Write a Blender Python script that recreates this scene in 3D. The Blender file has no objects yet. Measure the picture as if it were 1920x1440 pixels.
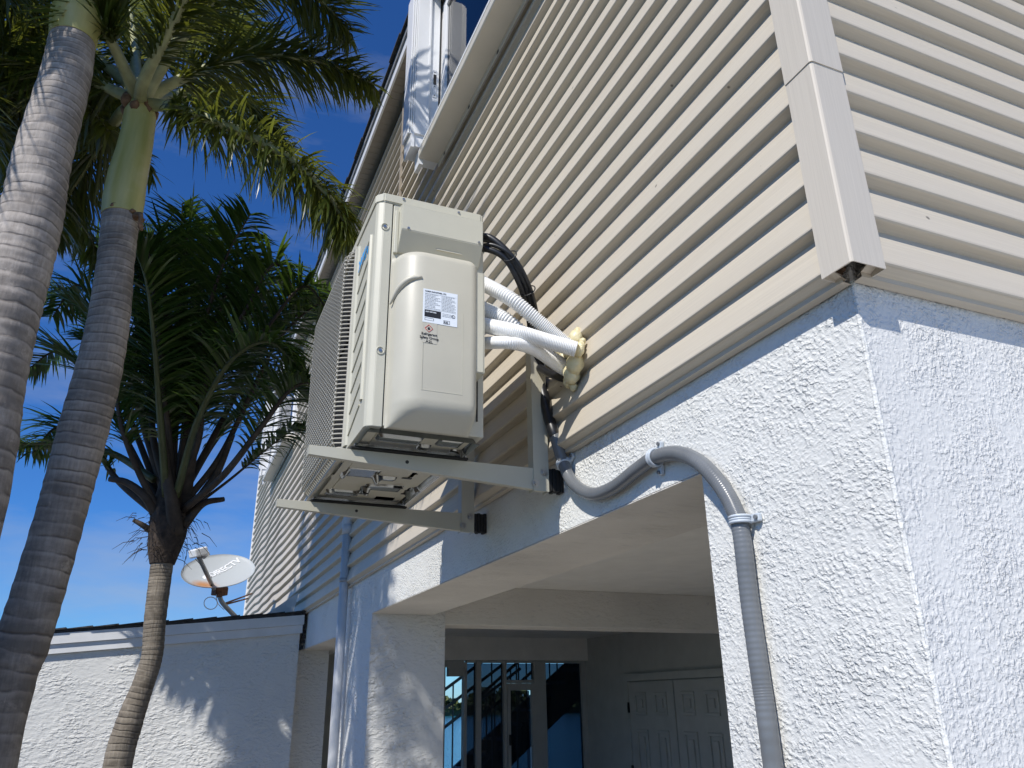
import bpy, bmesh, math, random
from mathutils import Vector, Matrix
random.seed(7)
sc = bpy.context.scene
COL = sc.collection
# ------------------------------------------------------------------ camera
CAM = Vector((-1.211, -1.023, 1.6))
YAW, PITCH, ROLL = math.radians(23.33481435), math.radians(22.08926372), math.radians(-0.90743097)
FPX = 1461.785
F = Vector((math.sin(YAW)*math.cos(PITCH), math.cos(YAW)*math.cos(PITCH), math.sin(PITCH)))
_r = Vector((math.cos(YAW), -math.sin(YAW), 0)); _u = _r.cross(F)
R = _r*math.cos(ROLL) + _u*math.sin(ROLL)
U = -_r*math.sin(ROLL) + _u*math.cos(ROLL)
cd = bpy.data.cameras.new('camera'); cam = bpy.data.objects.new('camera', cd); COL.objects.link(cam)
cam.matrix_world = Matrix(((R.x, U.x, -F.x, CAM.x), (R.y, U.y, -F.y, CAM.y), (R.z, U.z, -F.z, CAM.z), (0, 0, 0, 1)))
cd.sensor_width = 36; cd.lens = FPX/1920*36; cd.clip_start = 0.02; cd.clip_end = 3000
sc.camera = cam
# ------------------------------------------------------------------ light
SUN = Vector((-1.0, -0.76, 1.24)).normalized()      # towards the sun
w = bpy.data.worlds.new('World'); sc.world = w; w.use_nodes = True
nt = w.node_tree; bg = nt.nodes['Background']
sky = nt.nodes.new('ShaderNodeTexSky'); sky.sky_type = 'NISHITA'; sky.sun_disc = False
sky.sun_elevation = math.asin(SUN.z); sky.sun_rotation = math.atan2(SUN.x, SUN.y)
sky.air_density = 1.0; sky.dust_density = 0.0; sky.ozone_density = 2.5
hs = nt.nodes.new('ShaderNodeHueSaturation'); hs.inputs['Saturation'].default_value = 1.05; hs.inputs['Value'].default_value = 1.0
nt.links.new(sky.outputs[0], hs.inputs['Color'])
tcw = nt.nodes.new('ShaderNodeTexCoord'); mpw = nt.nodes.new('ShaderNodeMapping'); mpw.inputs['Scale'].default_value = (2.2, 5.0, 9.0); mpw.inputs['Rotation'].default_value = (0.3, 0.5, 0.2)
nz = nt.nodes.new('ShaderNodeTexNoise'); nz.inputs['Scale'].default_value = 1.0; nz.inputs['Detail'].default_value = 7; nz.inputs['Roughness'].default_value = 0.6
crw = nt.nodes.new('ShaderNodeValToRGB'); crw.color_ramp.elements[0].position = 0.50; crw.color_ramp.elements[0].color = (0, 0, 0, 1); crw.color_ramp.elements[1].position = 0.85; crw.color_ramp.elements[1].color = (0.62, 0.62, 0.62, 1)
mxw = nt.nodes.new('ShaderNodeMixRGB'); mxw.inputs['Color2'].default_value = (6.5, 7.2, 8.2, 1)
nt.links.new(tcw.outputs['Generated'], mpw.inputs[0]); nt.links.new(mpw.outputs[0], nz.inputs['Vector']); nt.links.new(nz.outputs[0], crw.inputs[0])
tnt = nt.nodes.new('ShaderNodeMixRGB'); tnt.blend_type = 'MULTIPLY'; tnt.inputs['Fac'].default_value = 1; tnt.inputs['Color2'].default_value = (0.50, 1.08, 1.92, 1); nt.links.new(hs.outputs[0], tnt.inputs['Color1'])
nt.links.new(crw.outputs[0], mxw.inputs['Fac']); nt.links.new(tnt.outputs[0], mxw.inputs['Color1']); nt.links.new(mxw.outputs[0], bg.inputs['Color'])
bg.inputs['Strength'].default_value = 0.07
sd = bpy.data.lights.new('sun', 'SUN'); sd.energy = 5.0; sd.angle = math.radians(0.53); sd.color = (1.0, 0.955, 0.885)
so = bpy.data.objects.new('sun', sd); COL.objects.link(so); so.rotation_euler = SUN.to_track_quat('Z', 'Y').to_euler(); so.location = (-5, -4, 12)
vs = sc.view_settings; vs.view_transform = 'Standard'; vs.look = 'None'; vs.exposure = -0.08; vs.gamma = 1

# ------------------------------------------------------------------ helpers
def ray(px, py): return R*((px-960)/FPX) - U*((py-720)/FPX) + F
def hx(px, py, x): d = ray(px, py); return CAM + d*((x-CAM.x)/d.x)
def hy(px, py, y): d = ray(px, py); return CAM + d*((y-CAM.y)/d.y)
def at(px, py, dist): return CAM + ray(px, py)*dist

class MB:
    """collects shapes into one mesh"""
    def __init__(s): s.bm = bmesh.new(); s.uv = s.bm.loops.layers.uv.new('uv')
    def face(s, pts, mi=0, smooth=False):
        f = s.bm.faces.new([s.bm.verts.new(p) for p in pts]); f.material_index = mi; f.smooth = smooth; return f
    def box(s, a, b, mi=0, bev=0.0, M=None):
        x0, y0, z0 = a; x1, y1, z1 = b
        bm2 = bmesh.new(); bmesh.ops.create_cube(bm2, size=1)
        for v in bm2.verts: v.co = Vector(((x0+x1)/2+v.co.x*(x1-x0), (y0+y1)/2+v.co.y*(y1-y0), (z0+z1)/2+v.co.z*(z1-z0)))
        if bev > 0: bmesh.ops.bevel(bm2, geom=bm2.edges[:], offset=bev, segments=2, affect='EDGES', profile=0.5)
        s._add(bm2, mi, M)
    def _add(s, bm2, mi=0, M=None, smooth=False):
        m = {}
        for v in bm2.verts: m[v] = s.bm.verts.new(M @ v.co if M else v.co)
        for f in bm2.faces:
            try: g = s.bm.faces.new([m[v] for v in f.verts])
            except ValueError: continue
            g.material_index = mi; g.smooth = smooth or f.smooth
        bm2.free()
    def prism(s, prof, axis, a, b, mi=0, bev=0.0, smooth=False):
        """profile in the two other axes (cyclic order xyz), extruded along axis from a to b"""
        bm2 = bmesh.new()
        def mk(p, t):
            if axis == 'x': return (t, p[0], p[1])
            if axis == 'y': return (p[0], t, p[1])
            return (p[0], p[1], t)
        A = [bm2.verts.new(mk(p, a)) for p in prof]; B = [bm2.verts.new(mk(p, b)) for p in prof]
        n = len(prof)
        bm2.faces.new(A); bm2.faces.new(B[::-1])
        for i in range(n): bm2.faces.new((A[i], B[i], B[(i+1) % n], A[(i+1) % n]))
        bmesh.ops.recalc_face_normals(bm2, faces=bm2.faces[:])
        if bev > 0: bmesh.ops.bevel(bm2, geom=bm2.edges[:], offset=bev, segments=2, affect='EDGES')
        s._add(bm2, mi, None, smooth)
    def tube(s, path, rad, seg=14, mi=0, caps=True, uvs=None):
        """swept tube; rad: number or list; uv = (angle, length)"""
        n = len(path); path = [Vector(p) for p in path]
        if not hasattr(rad, '__len__'): rad = [rad]*n
        t = (path[1]-path[0]).normalized(); ref = Vector((0, 0, 1)) if abs(t.z) < 0.9 else Vector((1, 0, 0))
        nrm = (ref - t*ref.dot(t)).normalized(); rings = []; L = 0; Ls = []
        for i in range(n):
            if i: L += (path[i]-path[i-1]).length / (uvs[i] if uvs else 1)
            Ls.append(L)
            t = (path[min(i+1, n-1)]-path[max(i-1, 0)]).normalized()
            nrm = (nrm - t*nrm.dot(t)).normalized(); bn = t.cross(nrm)
            rings.append([s.bm.verts.new(path[i] + (nrm*math.cos(2*math.pi*k/seg) + bn*math.sin(2*math.pi*k/seg))*rad[i]) for k in range(seg)])
        for i in range(n-1):
            for k in range(seg):
                k2 = (k+1) % seg
                f = s.bm.faces.new((rings[i][k], rings[i][k2], rings[i+1][k2], rings[i+1][k])); f.smooth = True; f.material_index = mi
                us = [(k/seg, Ls[i]), ((k+1)/seg, Ls[i]), ((k+1)/seg, Ls[i+1]), (k/seg, Ls[i+1])]
                for lp, uvv in zip(f.loops, us): lp[s.uv].uv = uvv
        if caps:
            for rg in (rings[0][::-1], rings[-1]):
                f = s.bm.faces.new(rg); f.material_index = mi
    def cyl(s, p, q, r, seg=16, mi=0): s.tube([p, q], r, seg, mi)
    def sphere(s, c, r, mi=0, sub=2, scl=(1, 1, 1), noise=0.0):
        bm2 = bmesh.new(); bmesh.ops.create_icosphere(bm2, subdivisions=sub, radius=1)
        for v in bm2.verts:
            k = 1 + noise*(random.random()-0.5); v.co = Vector((c[0]+v.co.x*r*scl[0]*k, c[1]+v.co.y*r*scl[1]*k, c[2]+v.co.z*r*scl[2]*k))
        s._add(bm2, mi, None, True)
    def build(s, name, mats, parent=None, recalc=False):
        if recalc: bmesh.ops.recalc_face_normals(s.bm, faces=s.bm.faces[:])
        me = bpy.data.meshes.new(name); s.bm.to_mesh(me); s.bm.free()
        for m in (mats if isinstance(mats, (list, tuple)) else [mats]): me.materials.append(m)
        o = bpy.data.objects.new(name, me); COL.objects.link(o)
        if parent: 
            o.parent = parent
            o.matrix_parent_inverse = parent_world(parent).inverted()
        return o
def parent_world(p):
    M = p.matrix_basis.copy()
    if p.parent: M = parent_world(p.parent) @ p.matrix_parent_inverse @ M
    return M
def tag(o, label, cat, group=None, kind=None):
    if label: o['label'] = label
    if cat: o['category'] = cat
    if group: o['group'] = group
    if kind: o['kind'] = kind
    return o
def empty(name, loc, label, cat, group=None):
    o = bpy.data.objects.new(name, None); COL.objects.link(o); o.location = loc; o.empty_display_size = 0.1
    return tag(o, label, cat, group)
def spline(pts, n):
    """Catmull-Rom through the points"""
    P = [Vector(p) for p in pts]; P = [P[0]*2-P[1]] + P + [P[-1]*2-P[-2]]; out = []; m = len(P)-3
    for i in range(n):
        u = i/(n-1)*m; k = min(int(u), m-1); t = u-k; a, b, c, d = P[k:k+4]
        out.append(0.5*((2*b)+(c-a)*t+(2*a-5*b+4*c-d)*t*t+(3*b-a-3*c+d)*t**3))
    return out
def lerp(a, b, t): return a+(b-a)*t
def prof(ts, t):
    for (a, va), (b, vb) in zip(ts, ts[1:]):
        if t <= b: return lerp(va, vb, (t-a)/(b-a) if b > a else 0)
    return ts[-1][1]
# ------------------------------------------------------------------ materials
class NT:
    def __init__(s, name):
        s.m = bpy.data.materials.new(name); s.m.use_nodes = True; s.t = s.m.node_tree; s.b = s.t.nodes['Principled BSDF']; s.o = s.t.nodes['Material Output']
    def n(s, t, **k):
        x = s.t.nodes.new('ShaderNode'+t)
        for a, v in k.items():
            if a in x.inputs: x.inputs[a].default_value = v
            else: setattr(x, a, v)
        return x
    def l(s, a, b): s.t.links.new(a, b)
    def coord(s, kind='Object', scale=(1, 1, 1), rot=(0, 0, 0)):
        tc = s.n('TexCoord'); mp = s.n('Mapping'); mp.inputs['Scale'].default_value = scale; mp.inputs['Rotation'].default_value = rot
        s.l(tc.outputs[kind], mp.inputs[0]); return mp.outputs[0]
    def noise(s, vec, scale, detail=4, rough=0.55, dist=0.0):
        x = s.n('TexNoise'); x.inputs['Scale'].default_value = scale; x.inputs['Detail'].default_value = detail; x.inputs['Roughness'].default_value = rough; x.inputs['Distortion'].default_value = dist
        s.l(vec, x.inputs['Vector']); return x.outputs[0]
    def ramp(s, fac, stops):
        x = s.n('ValToRGB'); e = x.color_ramp.elements
        while len(e) < len(stops): e.new(0.5)
        for q, (p, c) in zip(e, stops): q.position = p; q.color = (c, c, c, 1) if not hasattr(c, '__len__') else (*c, 1)
        s.l(fac, x.inputs[0]); return x.outputs[0]
    def math(s, op, a, b):
        x = s.n('Math', operation=op)
        for i, v in enumerate((a, b)):
            if isinstance(v, (int, float)): x.inputs[i].default_value = v
            else: s.l(v, x.inputs[i])
        return x.outputs[0]
    def mix(s, fac, a, b):
        x = s.n('MixRGB')
        for i, v in zip(('Fac', 'Color1', 'Color2'), (fac, a, b)):
            if isinstance(v, (int, float)): x.inputs[i].default_value = v
            elif isinstance(v, tuple): x.inputs[i].default_value = (*v, 1)
            else: s.l(v, x.inputs[i])
        return x.outputs[0]
    def bump(s, h, strength=1.0, dist=0.005, prev=None):
        x = s.n('Bump'); x.inputs['Strength'].default_value = strength; x.inputs['Distance'].default_value = dist; s.l(h, x.inputs['Height'])
        if prev: s.l(prev, x.inputs['Normal'])
        s.l(x.outputs[0], s.b.inputs['Normal']); return x.outputs[0]
    def set(s, **k):
        for a, v in k.items():
            a = a.replace('_', ' ')
            if isinstance(v, tuple): s.b.inputs[a].default_value = (*v, 1)
            elif isinstance(v, (int, float)): s.b.inputs[a].default_value = v
            else: s.l(v, s.b.inputs[a])
        return s
def plain(name, col, rough=0.5, metal=0.0, var=0.06, vs=6.0, spec=0.5, bump=0.0, bs=80):
    t = NT(name); v = t.coord(); n = t.noise(v, vs, 5)
    lo = tuple(c*(1-var) for c in col); hi = tuple(min(1, c*(1+var)) for c in col)
    t.set(Base_Color=t.ramp(n, [(0.3, lo), (0.7, hi)]), Roughness=rough, Metallic=metal); t.b.inputs['Specular IOR Level'].default_value = spec
    if bump: t.bump(t.noise(v, bs, 3), 0.5, bump)
    return t.m
def stucco(name, col, big=80, fine=260, dist=0.003, flat=(0.42, 0.62), aniso=(1, 1, 1), rot=(0, 0, 0), dirt=0.10, warp=0.004, fa=0.5):
    t = NT(name); v = t.coord('Object', aniso, rot); v0 = t.coord()
    nzc = t.n('TexNoise'); nzc.inputs['Scale'].default_value = big*0.45; nzc.inputs['Detail'].default_value = 3; t.l(v, nzc.inputs['Vector'])
    vsn = t.n('VectorMath', operation='SCALE'); t.l(nzc.outputs[1], vsn.inputs[0]); vsn.inputs['Scale'].default_value = warp
    va = t.n('VectorMath', operation='ADD'); t.l(v, va.inputs[0]); t.l(vsn.outputs[0], va.inputs[1]); vw = va.outputs[0]
    a = t.noise(vw, big, 2.5, 0.5); b = t.noise(vw, fine, 3, 0.6); c2 = t.noise(v, big*0.3, 3, 0.5)
    h = t.math('ADD', t.ramp(a, [(flat[0], 0.0), (flat[1], 1.0)]), t.math('MULTIPLY', b, fa))
    h = t.math('MULTIPLY', h, t.ramp(c2, [(0.36, 0.35), (0.6, 1.0)]))
    patch = t.ramp(t.noise(v0, 3.5, 4), [(0.36, 0.3), (0.64, 1.15)]); h = t.math('MULTIPLY', h, patch)
    c = t.mix(t.ramp(t.noise(v0, 1.3, 6), [(0.35, 1.0), (0.7, 0.0)]), col, tuple(x*(1-dirt) for x in col))
    pit = t.ramp(t.math('MULTIPLY', a, t.noise(v, big*0.8, 2)), [(0.10, 1.0), (0.16, 0.0)]); c = t.mix(t.math('MULTIPLY', pit, 0.35), c, (0.42, 0.42, 0.43))
    t.set(Base_Color=c, Roughness=0.9); t.b.inputs['Specular IOR Level'].default_value = 0.2
    t.bump(h, 1.0, dist)
    return t.m
M = {}
M['stucco'] = stucco('white_stucco', (0.79, 0.79, 0.755), 100, 300, 0.0034, aniso=(1, 0.85, 1.1), rot=(0.35, 0, 0))
M['stucco_b'] = stucco('white_stucco_side', (0.78, 0.775, 0.745), 105, 320, 0.0034)
M['stucco_soft'] = stucco('knockdown_stucco', (0.77, 0.77, 0.745), 24, 90, 0.006, (0.40, 0.60), (1, 1, 1.9), (0.3, 0.5, 0.2), warp=0.012, fa=0.15)
M['soffit_stucco'] = stucco('troweled_stucco', (0.82, 0.79, 0.73), 40, 160, 0.0035, aniso=(0.4, 1.8, 1), dirt=0.2)
M['paint_int'] = plain('interior_paint', (0.76, 0.745, 0.70), 0.8, bump=0.001, bs=120)
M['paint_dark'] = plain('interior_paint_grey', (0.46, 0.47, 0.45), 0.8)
def siding(name, col, axis):
    t = NT(name); sc_ = (60, 3.0, 420) if axis == 'y' else (3.0, 60, 420)
    v = t.coord('Object', sc_); n = t.noise(v, 1.0, 4, 0.65)
    v2 = t.coord('Object', (1, 1.1, 5) if axis == 'y' else (1.1, 1, 5)); n2 = t.noise(v2, 2.2, 5)
    v3 = t.coord('Object', (9, 0.9, 30) if axis == 'y' else (0.9, 9, 30)); n3 = t.noise(v3, 1.0, 3)
    c = t.mix(t.ramp(n, [(0.3, 0.0), (0.72, 1.0)]), tuple(x*0.90 for x in col), tuple(min(1, x*1.06) for x in col))
    c = t.mix(t.ramp(n2, [(0.55, 0.0), (0.8, 0.35)]), c, (col[0]*0.90, col[1]*0.86, col[2]*0.82))
    c = t.mix(t.ramp(n3, [(0.45, 0.0), (0.75, 0.25)]), c, tuple(min(1, x*1.12) for x in col))
    vs_ = t.n('TexVoronoi'); vs_.inputs['Scale'].default_value = 7.0; t.l(t.coord(), vs_.inputs['Vector']); c = t.mix(t.ramp(vs_.outputs['Distance'], [(0.025, 0.8), (0.045, 0.0)]), c, (0.10, 0.085, 0.07))
    t.set(Base_Color=c, Roughness=0.48); t.b.inputs['Specular IOR Level'].default_value = 0.35
    t.bump(n, 0.5, 0.0009)
    return t.m
SC = (0.59, 0.53, 0.43)
M['siding_a'] = siding('beige_woodgrain_siding', SC, 'y')
M['siding_b'] = siding('beige_woodgrain_siding_side', SC, 'x')
def trimmat():
    t = NT('beige_vinyl_trim'); v = t.coord('Object', (320, 320, 4)); n = t.noise(v, 1.0, 4, 0.65)
    c = t.mix(t.ramp(n, [(0.3, 0), (0.7, 1)]), (0.575, 0.52, 0.435), (0.65, 0.59, 0.495)); t.set(Base_Color=c, Roughness=0.45); t.bump(n, 0.4, 0.0006); return t.m
M['trim'] = trimmat()
M['gap'] = plain('dark_gap', (0.03, 0.028, 0.026), 0.9)
M['white'] = plain('white_aluminium', (0.80, 0.81, 0.82), 0.35, var=0.02)
M['white_rough'] = plain('white_painted_wood', (0.74, 0.75, 0.76), 0.6, bump=0.001, bs=30)
M['sillmat'] = plain('cream_aluminium', (0.60, 0.57, 0.50), 0.45, var=0.04)
M['soffitmat'] = plain('tan_soffit', (0.33, 0.29, 0.24), 0.6)
M['fascia'] = plain('grey_fascia', (0.30, 0.30, 0.30), 0.5)
M['shingle'] = plain('dark_shingle', (0.05, 0.05, 0.052), 0.9, var=0.4, vs=40)
M['ac'] = plain('ivory_powder_coat', (0.55, 0.53, 0.43), 0.40, var=0.035, vs=7)
M['ac2'] = plain('ivory_plastic', (0.53, 0.505, 0.415), 0.44, var=0.035, vs=7, bump=0.0003, bs=400)
M['bracket'] = plain('beige_bracket_paint', (0.50, 0.48, 0.39), 0.32, var=0.03)
M['steel'] = plain('galvanised_steel', (0.33, 0.345, 0.345), 0.22, 1.0, var=0.12, vs=14)
M['zinc'] = plain('zinc_screw', (0.50, 0.50, 0.49), 0.34, 1.0)
M['black'] = plain('black_plastic', (0.012, 0.012, 0.013), 0.4)
M['cable'] = plain('black_cable_jacket', (0.012, 0.013, 0.016), 0.38, var=0.3, vs=40)
M['rubber'] = plain('black_rubber', (0.01, 0.01, 0.01), 0.7)
M['darkfan'] = plain('dark_fan_and_shade', (0.025, 0.025, 0.025), 0.6)
M['mesh'] = plain('grille_plastic', (0.44, 0.42, 0.365), 0.5)
M['hose'] = plain('white_insulation_foam', (0.82, 0.82, 0.80), 0.6, var=0.03, vs=30, bump=0.001, bs=300)
M['conduit'] = plain('grey_pvc_conduit', (0.155, 0.165, 0.175), 0.27, var=0.12, vs=12)
M['clampm'] = plain('grey_pvc_clamp', (0.50, 0.55, 0.60), 0.4)
M['pipe'] = plain('painted_white_pipe', (0.58, 0.59, 0.60), 0.45, var=0.05)
M['label'] = plain('label_paper', (0.80, 0.85, 0.90), 0.4, var=0.01)
M['label_clear'] = plain('clear_label_film', (0.535, 0.51, 0.425), 0.25, var=0.01)
M['ink'] = plain('black_ink', (0.015, 0.016, 0.02), 0.5)
M['inkgrey'] = plain('grey_ink', (0.36, 0.39, 0.42), 0.5)
M['inkred'] = plain('red_ink', (0.55, 0.035, 0.03), 0.5)
M['blue'] = plain('blue_lettering', (0.04, 0.33, 0.72), 0.4)
M['dish'] = None
def foam():
    t = NT('expanding_foam'); v = t.coord(); n = t.noise(v, 30, 5)
    t.set(Base_Color=t.ramp(n, [(0.3, (0.68, 0.58, 0.32)), (0.7, (0.80, 0.74, 0.50))]), Roughness=0.35); t.b.inputs['Subsurface Weight'].default_value = 0.15
    t.b.inputs['Subsurface Radius'].default_value = (0.01, 0.008, 0.004); t.bump(t.noise(v, 90, 4), 0.8, 0.004); return t.m
M['foam'] = foam()
def bark(name, c_lo, c_hi, ring, ringcol, streak=1.0, bumpd=0.006):
    t = NT(name); tc = t.n('TexCoord'); sx = t.n('SeparateXYZ'); t.l(tc.outputs['UV'], sx.inputs[0])
    ob = t.coord(); nd = t.noise(ob, 2.2, 4); nf = t.noise(ob, 14, 4)
    # leaf scar rings along the length, slightly uneven
    ln = t.math('ADD', sx.outputs[1], t.math('ADD', t.math('MULTIPLY', nd, 1.6), t.math('MULTIPLY', nf, 0.16)))
    fr = t.math('FRACT', ln, 0.0); cell = t.n('TexWhiteNoise', noise_dimensions='1D'); t.l(t.math('FLOOR', ln, 0.0), cell.inputs['W'])
    r = t.ramp(fr, [(0.0, 0.9), (0.05, 0.7), (0.13, 0.15), (0.3, 0.0), (0.96, 0.0), (1.0, 0.5)]); lite = t.ramp(fr, [(0.6, 0.0), (0.9, 0.5), (0.96, 0.0)])
    nz_ = t.noise(ob, 7, 3); r = t.math('MULTIPLY', r, t.ramp(nz_, [(0.38, 0.05), (0.62, 0.85)]))
    fib = t.noise(t.coord('Object', (70, 70, 6)), 1.0, 5, 0.7)
    c = t.mix(t.ramp(fib, [(0.3, 0), (0.7, 1)]), c_lo, c_hi)
    blot = t.noise(t.coord('Object', (1, 1, 1.6)), 4.5, 6, 0.65); c = t.mix(t.ramp(blot, [(0.40, 0.75), (0.60, 0.0)]), c, tuple(x*0.5 for x in c_lo))
    lich = t.noise(ob, 9, 6, 0.7); c = t.mix(t.ramp(lich, [(0.60, 0.0), (0.72, 0.5)]), c, tuple(min(1, x*1.5) for x in c_hi))
    c = t.mix(t.math('MULTIPLY', lite, nz_), c, tuple(min(1, x*1.45) for x in c_hi)); c = t.mix(t.math('MULTIPLY', cell.outputs[0], 0.35), c, tuple(x*0.75 for x in c_lo)); c = t.mix(r, c, ringcol); t.set(Base_Color=c, Roughness=0.85); t.b.inputs['Specular IOR Level'].default_value = 0.25
    h = t.math('ADD', t.math('MULTIPLY', fib, 0.5*streak), t.math('MULTIPLY', r, -0.9)); t.bump(h, 0.9, bumpd); return t.m
M['bark_grey'] = bark('grey_ringed_bark', (0.32, 0.285, 0.255), (0.52, 0.47, 0.43), 0.105, (0.10, 0.085, 0.08))
M['bark_brown'] = bark('brown_ringed_bark', (0.27, 0.235, 0.20), (0.47, 0.415, 0.36), 0.062, (0.09, 0.075, 0.068))
M['bark_rough'] = bark('rough_ringed_bark', (0.19, 0.16, 0.125), (0.33, 0.29, 0.235), 0.04, (0.09, 0.075, 0.06), 1.4, 0.01)
def shaft():
    t = NT('crownshaft_skin'); v = t.coord('Object', (14, 14, 1.6)); n = t.noise(v, 1.0, 5); n2 = t.noise(t.coord(), 5, 5)
    c = t.ramp(n, [(0.3, (0.36, 0.35, 0.10)), (0.7, (0.54, 0.50, 0.20))]); c = t.mix(t.ramp(n2, [(0.5, 0.0), (0.75, 0.5)]), c, (0.60, 0.56, 0.34))
    t.set(Base_Color=c, Roughness=0.42); t.bump(n, 0.4, 0.004); return t.m
M['shaft'] = shaft()
M['sheath'] = plain('dead_sheath', (0.17, 0.10, 0.055), 0.8, var=0.45, vs=25, bump=0.004, bs=60)
M['petiole'] = plain('green_petiole', (0.32, 0.33, 0.17), 0.5, var=0.25, vs=12)
M['petiole_dark'] = plain('dark_green_petiole', (0.07, 0.085, 0.035), 0.5, var=0.3, vs=12)
M['petiole_brown'] = plain('brown_petiole', (0.055, 0.042, 0.032), 0.75, var=0.4, vs=14, bump=0.003, bs=60)
M['fibre'] = plain('brown_fibre', (0.05, 0.036, 0.027), 0.9, var=0.6, vs=22, bump=0.02, bs=45)
def leaf(name, c, tr, tw=0.35, rough=0.30):
    t = NT(name); at_ = t.n('Attribute'); at_.attribute_name = 'tone'
    v = t.coord(); n = t.noise(v, 1.7, 3)
    f = t.math('MULTIPLY', t.math('ADD', at_.outputs['Fac'], n), 0.5)
    col = t.ramp(f, [(0.22, tuple(x*0.6 for x in c)), (0.5, c), (0.72, (c[0]*2.1, c[1]*1.6, c[2]*1.1))])
    t.set(Base_Color=col, Roughness=rough); t.b.inputs['Specular IOR Level'].default_value = 0.75
    tl = t.n('BsdfTranslucent'); t.l(t.mix(f, tuple(x*0.6 for x in tr), tr), tl.inputs['Color'])
    mx = t.n('MixShader'); mx.inputs[0].default_value = tw; t.l(t.b.outputs[0], mx.inputs[1]); t.l(tl.outputs[0], mx.inputs[2]); t.l(mx.outputs[0], t.o.inputs[0]); return t.m
M['leaf_fox'] = leaf('bushy_palm_leaf', (0.045, 0.068, 0.015), (0.26, 0.29, 0.035), 0.38)
M['leaf_fea'] = leaf('feather_palm_leaf', (0.036, 0.078, 0.022), (0.15, 0.26, 0.03), 0.36)
M['leaf_dry'] = leaf('dry_palm_leaf', (0.10, 0.08, 0.03), (0.22, 0.17, 0.05))
def groundmat():
    t = NT('concrete_paving'); v = t.coord(); n = t.noise(v, 0.8, 6); n2 = t.noise(v, 30, 5)
    c = t.mix(t.ramp(n, [(0.35, 0), (0.7, 1)]), (0.55, 0.53, 0.48), (0.66, 0.63, 0.57)); c = t.mix(t.ramp(n2, [(0.55, 0), (0.75, 0.3)]), c, (0.40, 0.38, 0.35))
    br = t.n('TexBrick'); br.inputs['Scale'].default_value = 0.8; br.inputs['Mortar Size'].default_value = 0.008; t.l(v, br.inputs['Vector'])
    c = t.mix(t.math('MULTIPLY', br.outputs['Fac'], 0.6), c, (0.17, 0.165, 0.155)); t.set(Base_Color=c, Roughness=0.9); t.bump(n2, 0.4, 0.003); return t.m
M['ground'] = groundmat()
M['bed'] = plain('bark_mulch', (0.07, 0.055, 0.035), 0.95, var=0.5, vs=30, bump=0.02, bs=40)
M['asphalt'] = plain('asphalt', (0.055, 0.055, 0.056), 0.9, var=0.2, vs=60, bump=0.004, bs=200)
def watermat():
    t = NT('sea_water'); v = t.coord('Object', (1, 2.2, 1)); n = t.noise(v, 1.6, 5); n2 = t.noise(v, 0.08, 3)
    t.set(Base_Color=t.ramp(n2, [(0.3, (0.02, 0.13, 0.20)), (0.7, (0.03, 0.19, 0.26))]), Roughness=0.12); t.bump(n, 0.6, 0.12); return t.m
M['water'] = watermat()
def glass(name, tint, tmix=0.82):
    t = NT(name); tr = t.n('BsdfTransparent'); tr.inputs['Color'].default_value = (*tint, 1); gl = t.n('BsdfGlossy'); gl.inputs['Roughness'].default_value = 0.02
    fr = t.n('Fresnel'); fr.inputs['IOR'].default_value = 1.5; mx = t.n('MixShader'); t.l(fr.outputs[0], mx.inputs[0]); t.l(tr.outputs[0], mx.inputs[1]); t.l(gl.outputs[0], mx.inputs[2]); t.l(mx.outputs[0], t.o.inputs[0]); return t.m
M['glass'] = glass('tinted_glass', (0.25, 0.28, 0.32))
M['glass_win'] = glass('green_glass', (0.10, 0.14, 0.125))
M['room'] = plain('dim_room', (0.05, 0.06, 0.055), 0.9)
M['rail'] = plain('grey_rail_paint', (0.17, 0.18, 0.20), 0.5)
M['dkblue'] = plain('dark_stair_paint', (0.035, 0.045, 0.065), 0.6)
M['mull'] = plain('grey_mullion_paint', (0.42, 0.43, 0.42), 0.6)
def dishmat():
    t = NT('dish_paint'); v = t.coord(); n = t.noise(v, 6, 6)
    # rust bloom near the low left rim
    gp = t.n('VectorMath', operation='DISTANCE'); t.l(v, gp.inputs[0]); gp.inputs[1].default_value = (-0.31, -0.10, 0.0)
    d = t.math('ADD', gp.outputs['Value'], t.math('MULTIPLY', n, 0.16))
    c = t.mix(t.ramp(d, [(0.12, 1.0), (0.26, 0.0)]), (0.42, 0.45, 0.46), (0.46, 0.21, 0.07)); t.set(Base_Color=c, Roughness=0.55); return t.m
M['dish'] = dishmat()
M['rust'] = plain('rusty_steel', (0.16, 0.075, 0.045), 0.8, var=0.5, vs=60)
M['galv'] = plain('weathered_grey_steel', (0.34, 0.35, 0.36), 0.5, 0.4, var=0.15, vs=20)
M['shore'] = leaf('shore_foliage', (0.045, 0.07, 0.02), (0.1, 0.14, 0.02), 0.2, 0.7)

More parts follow.
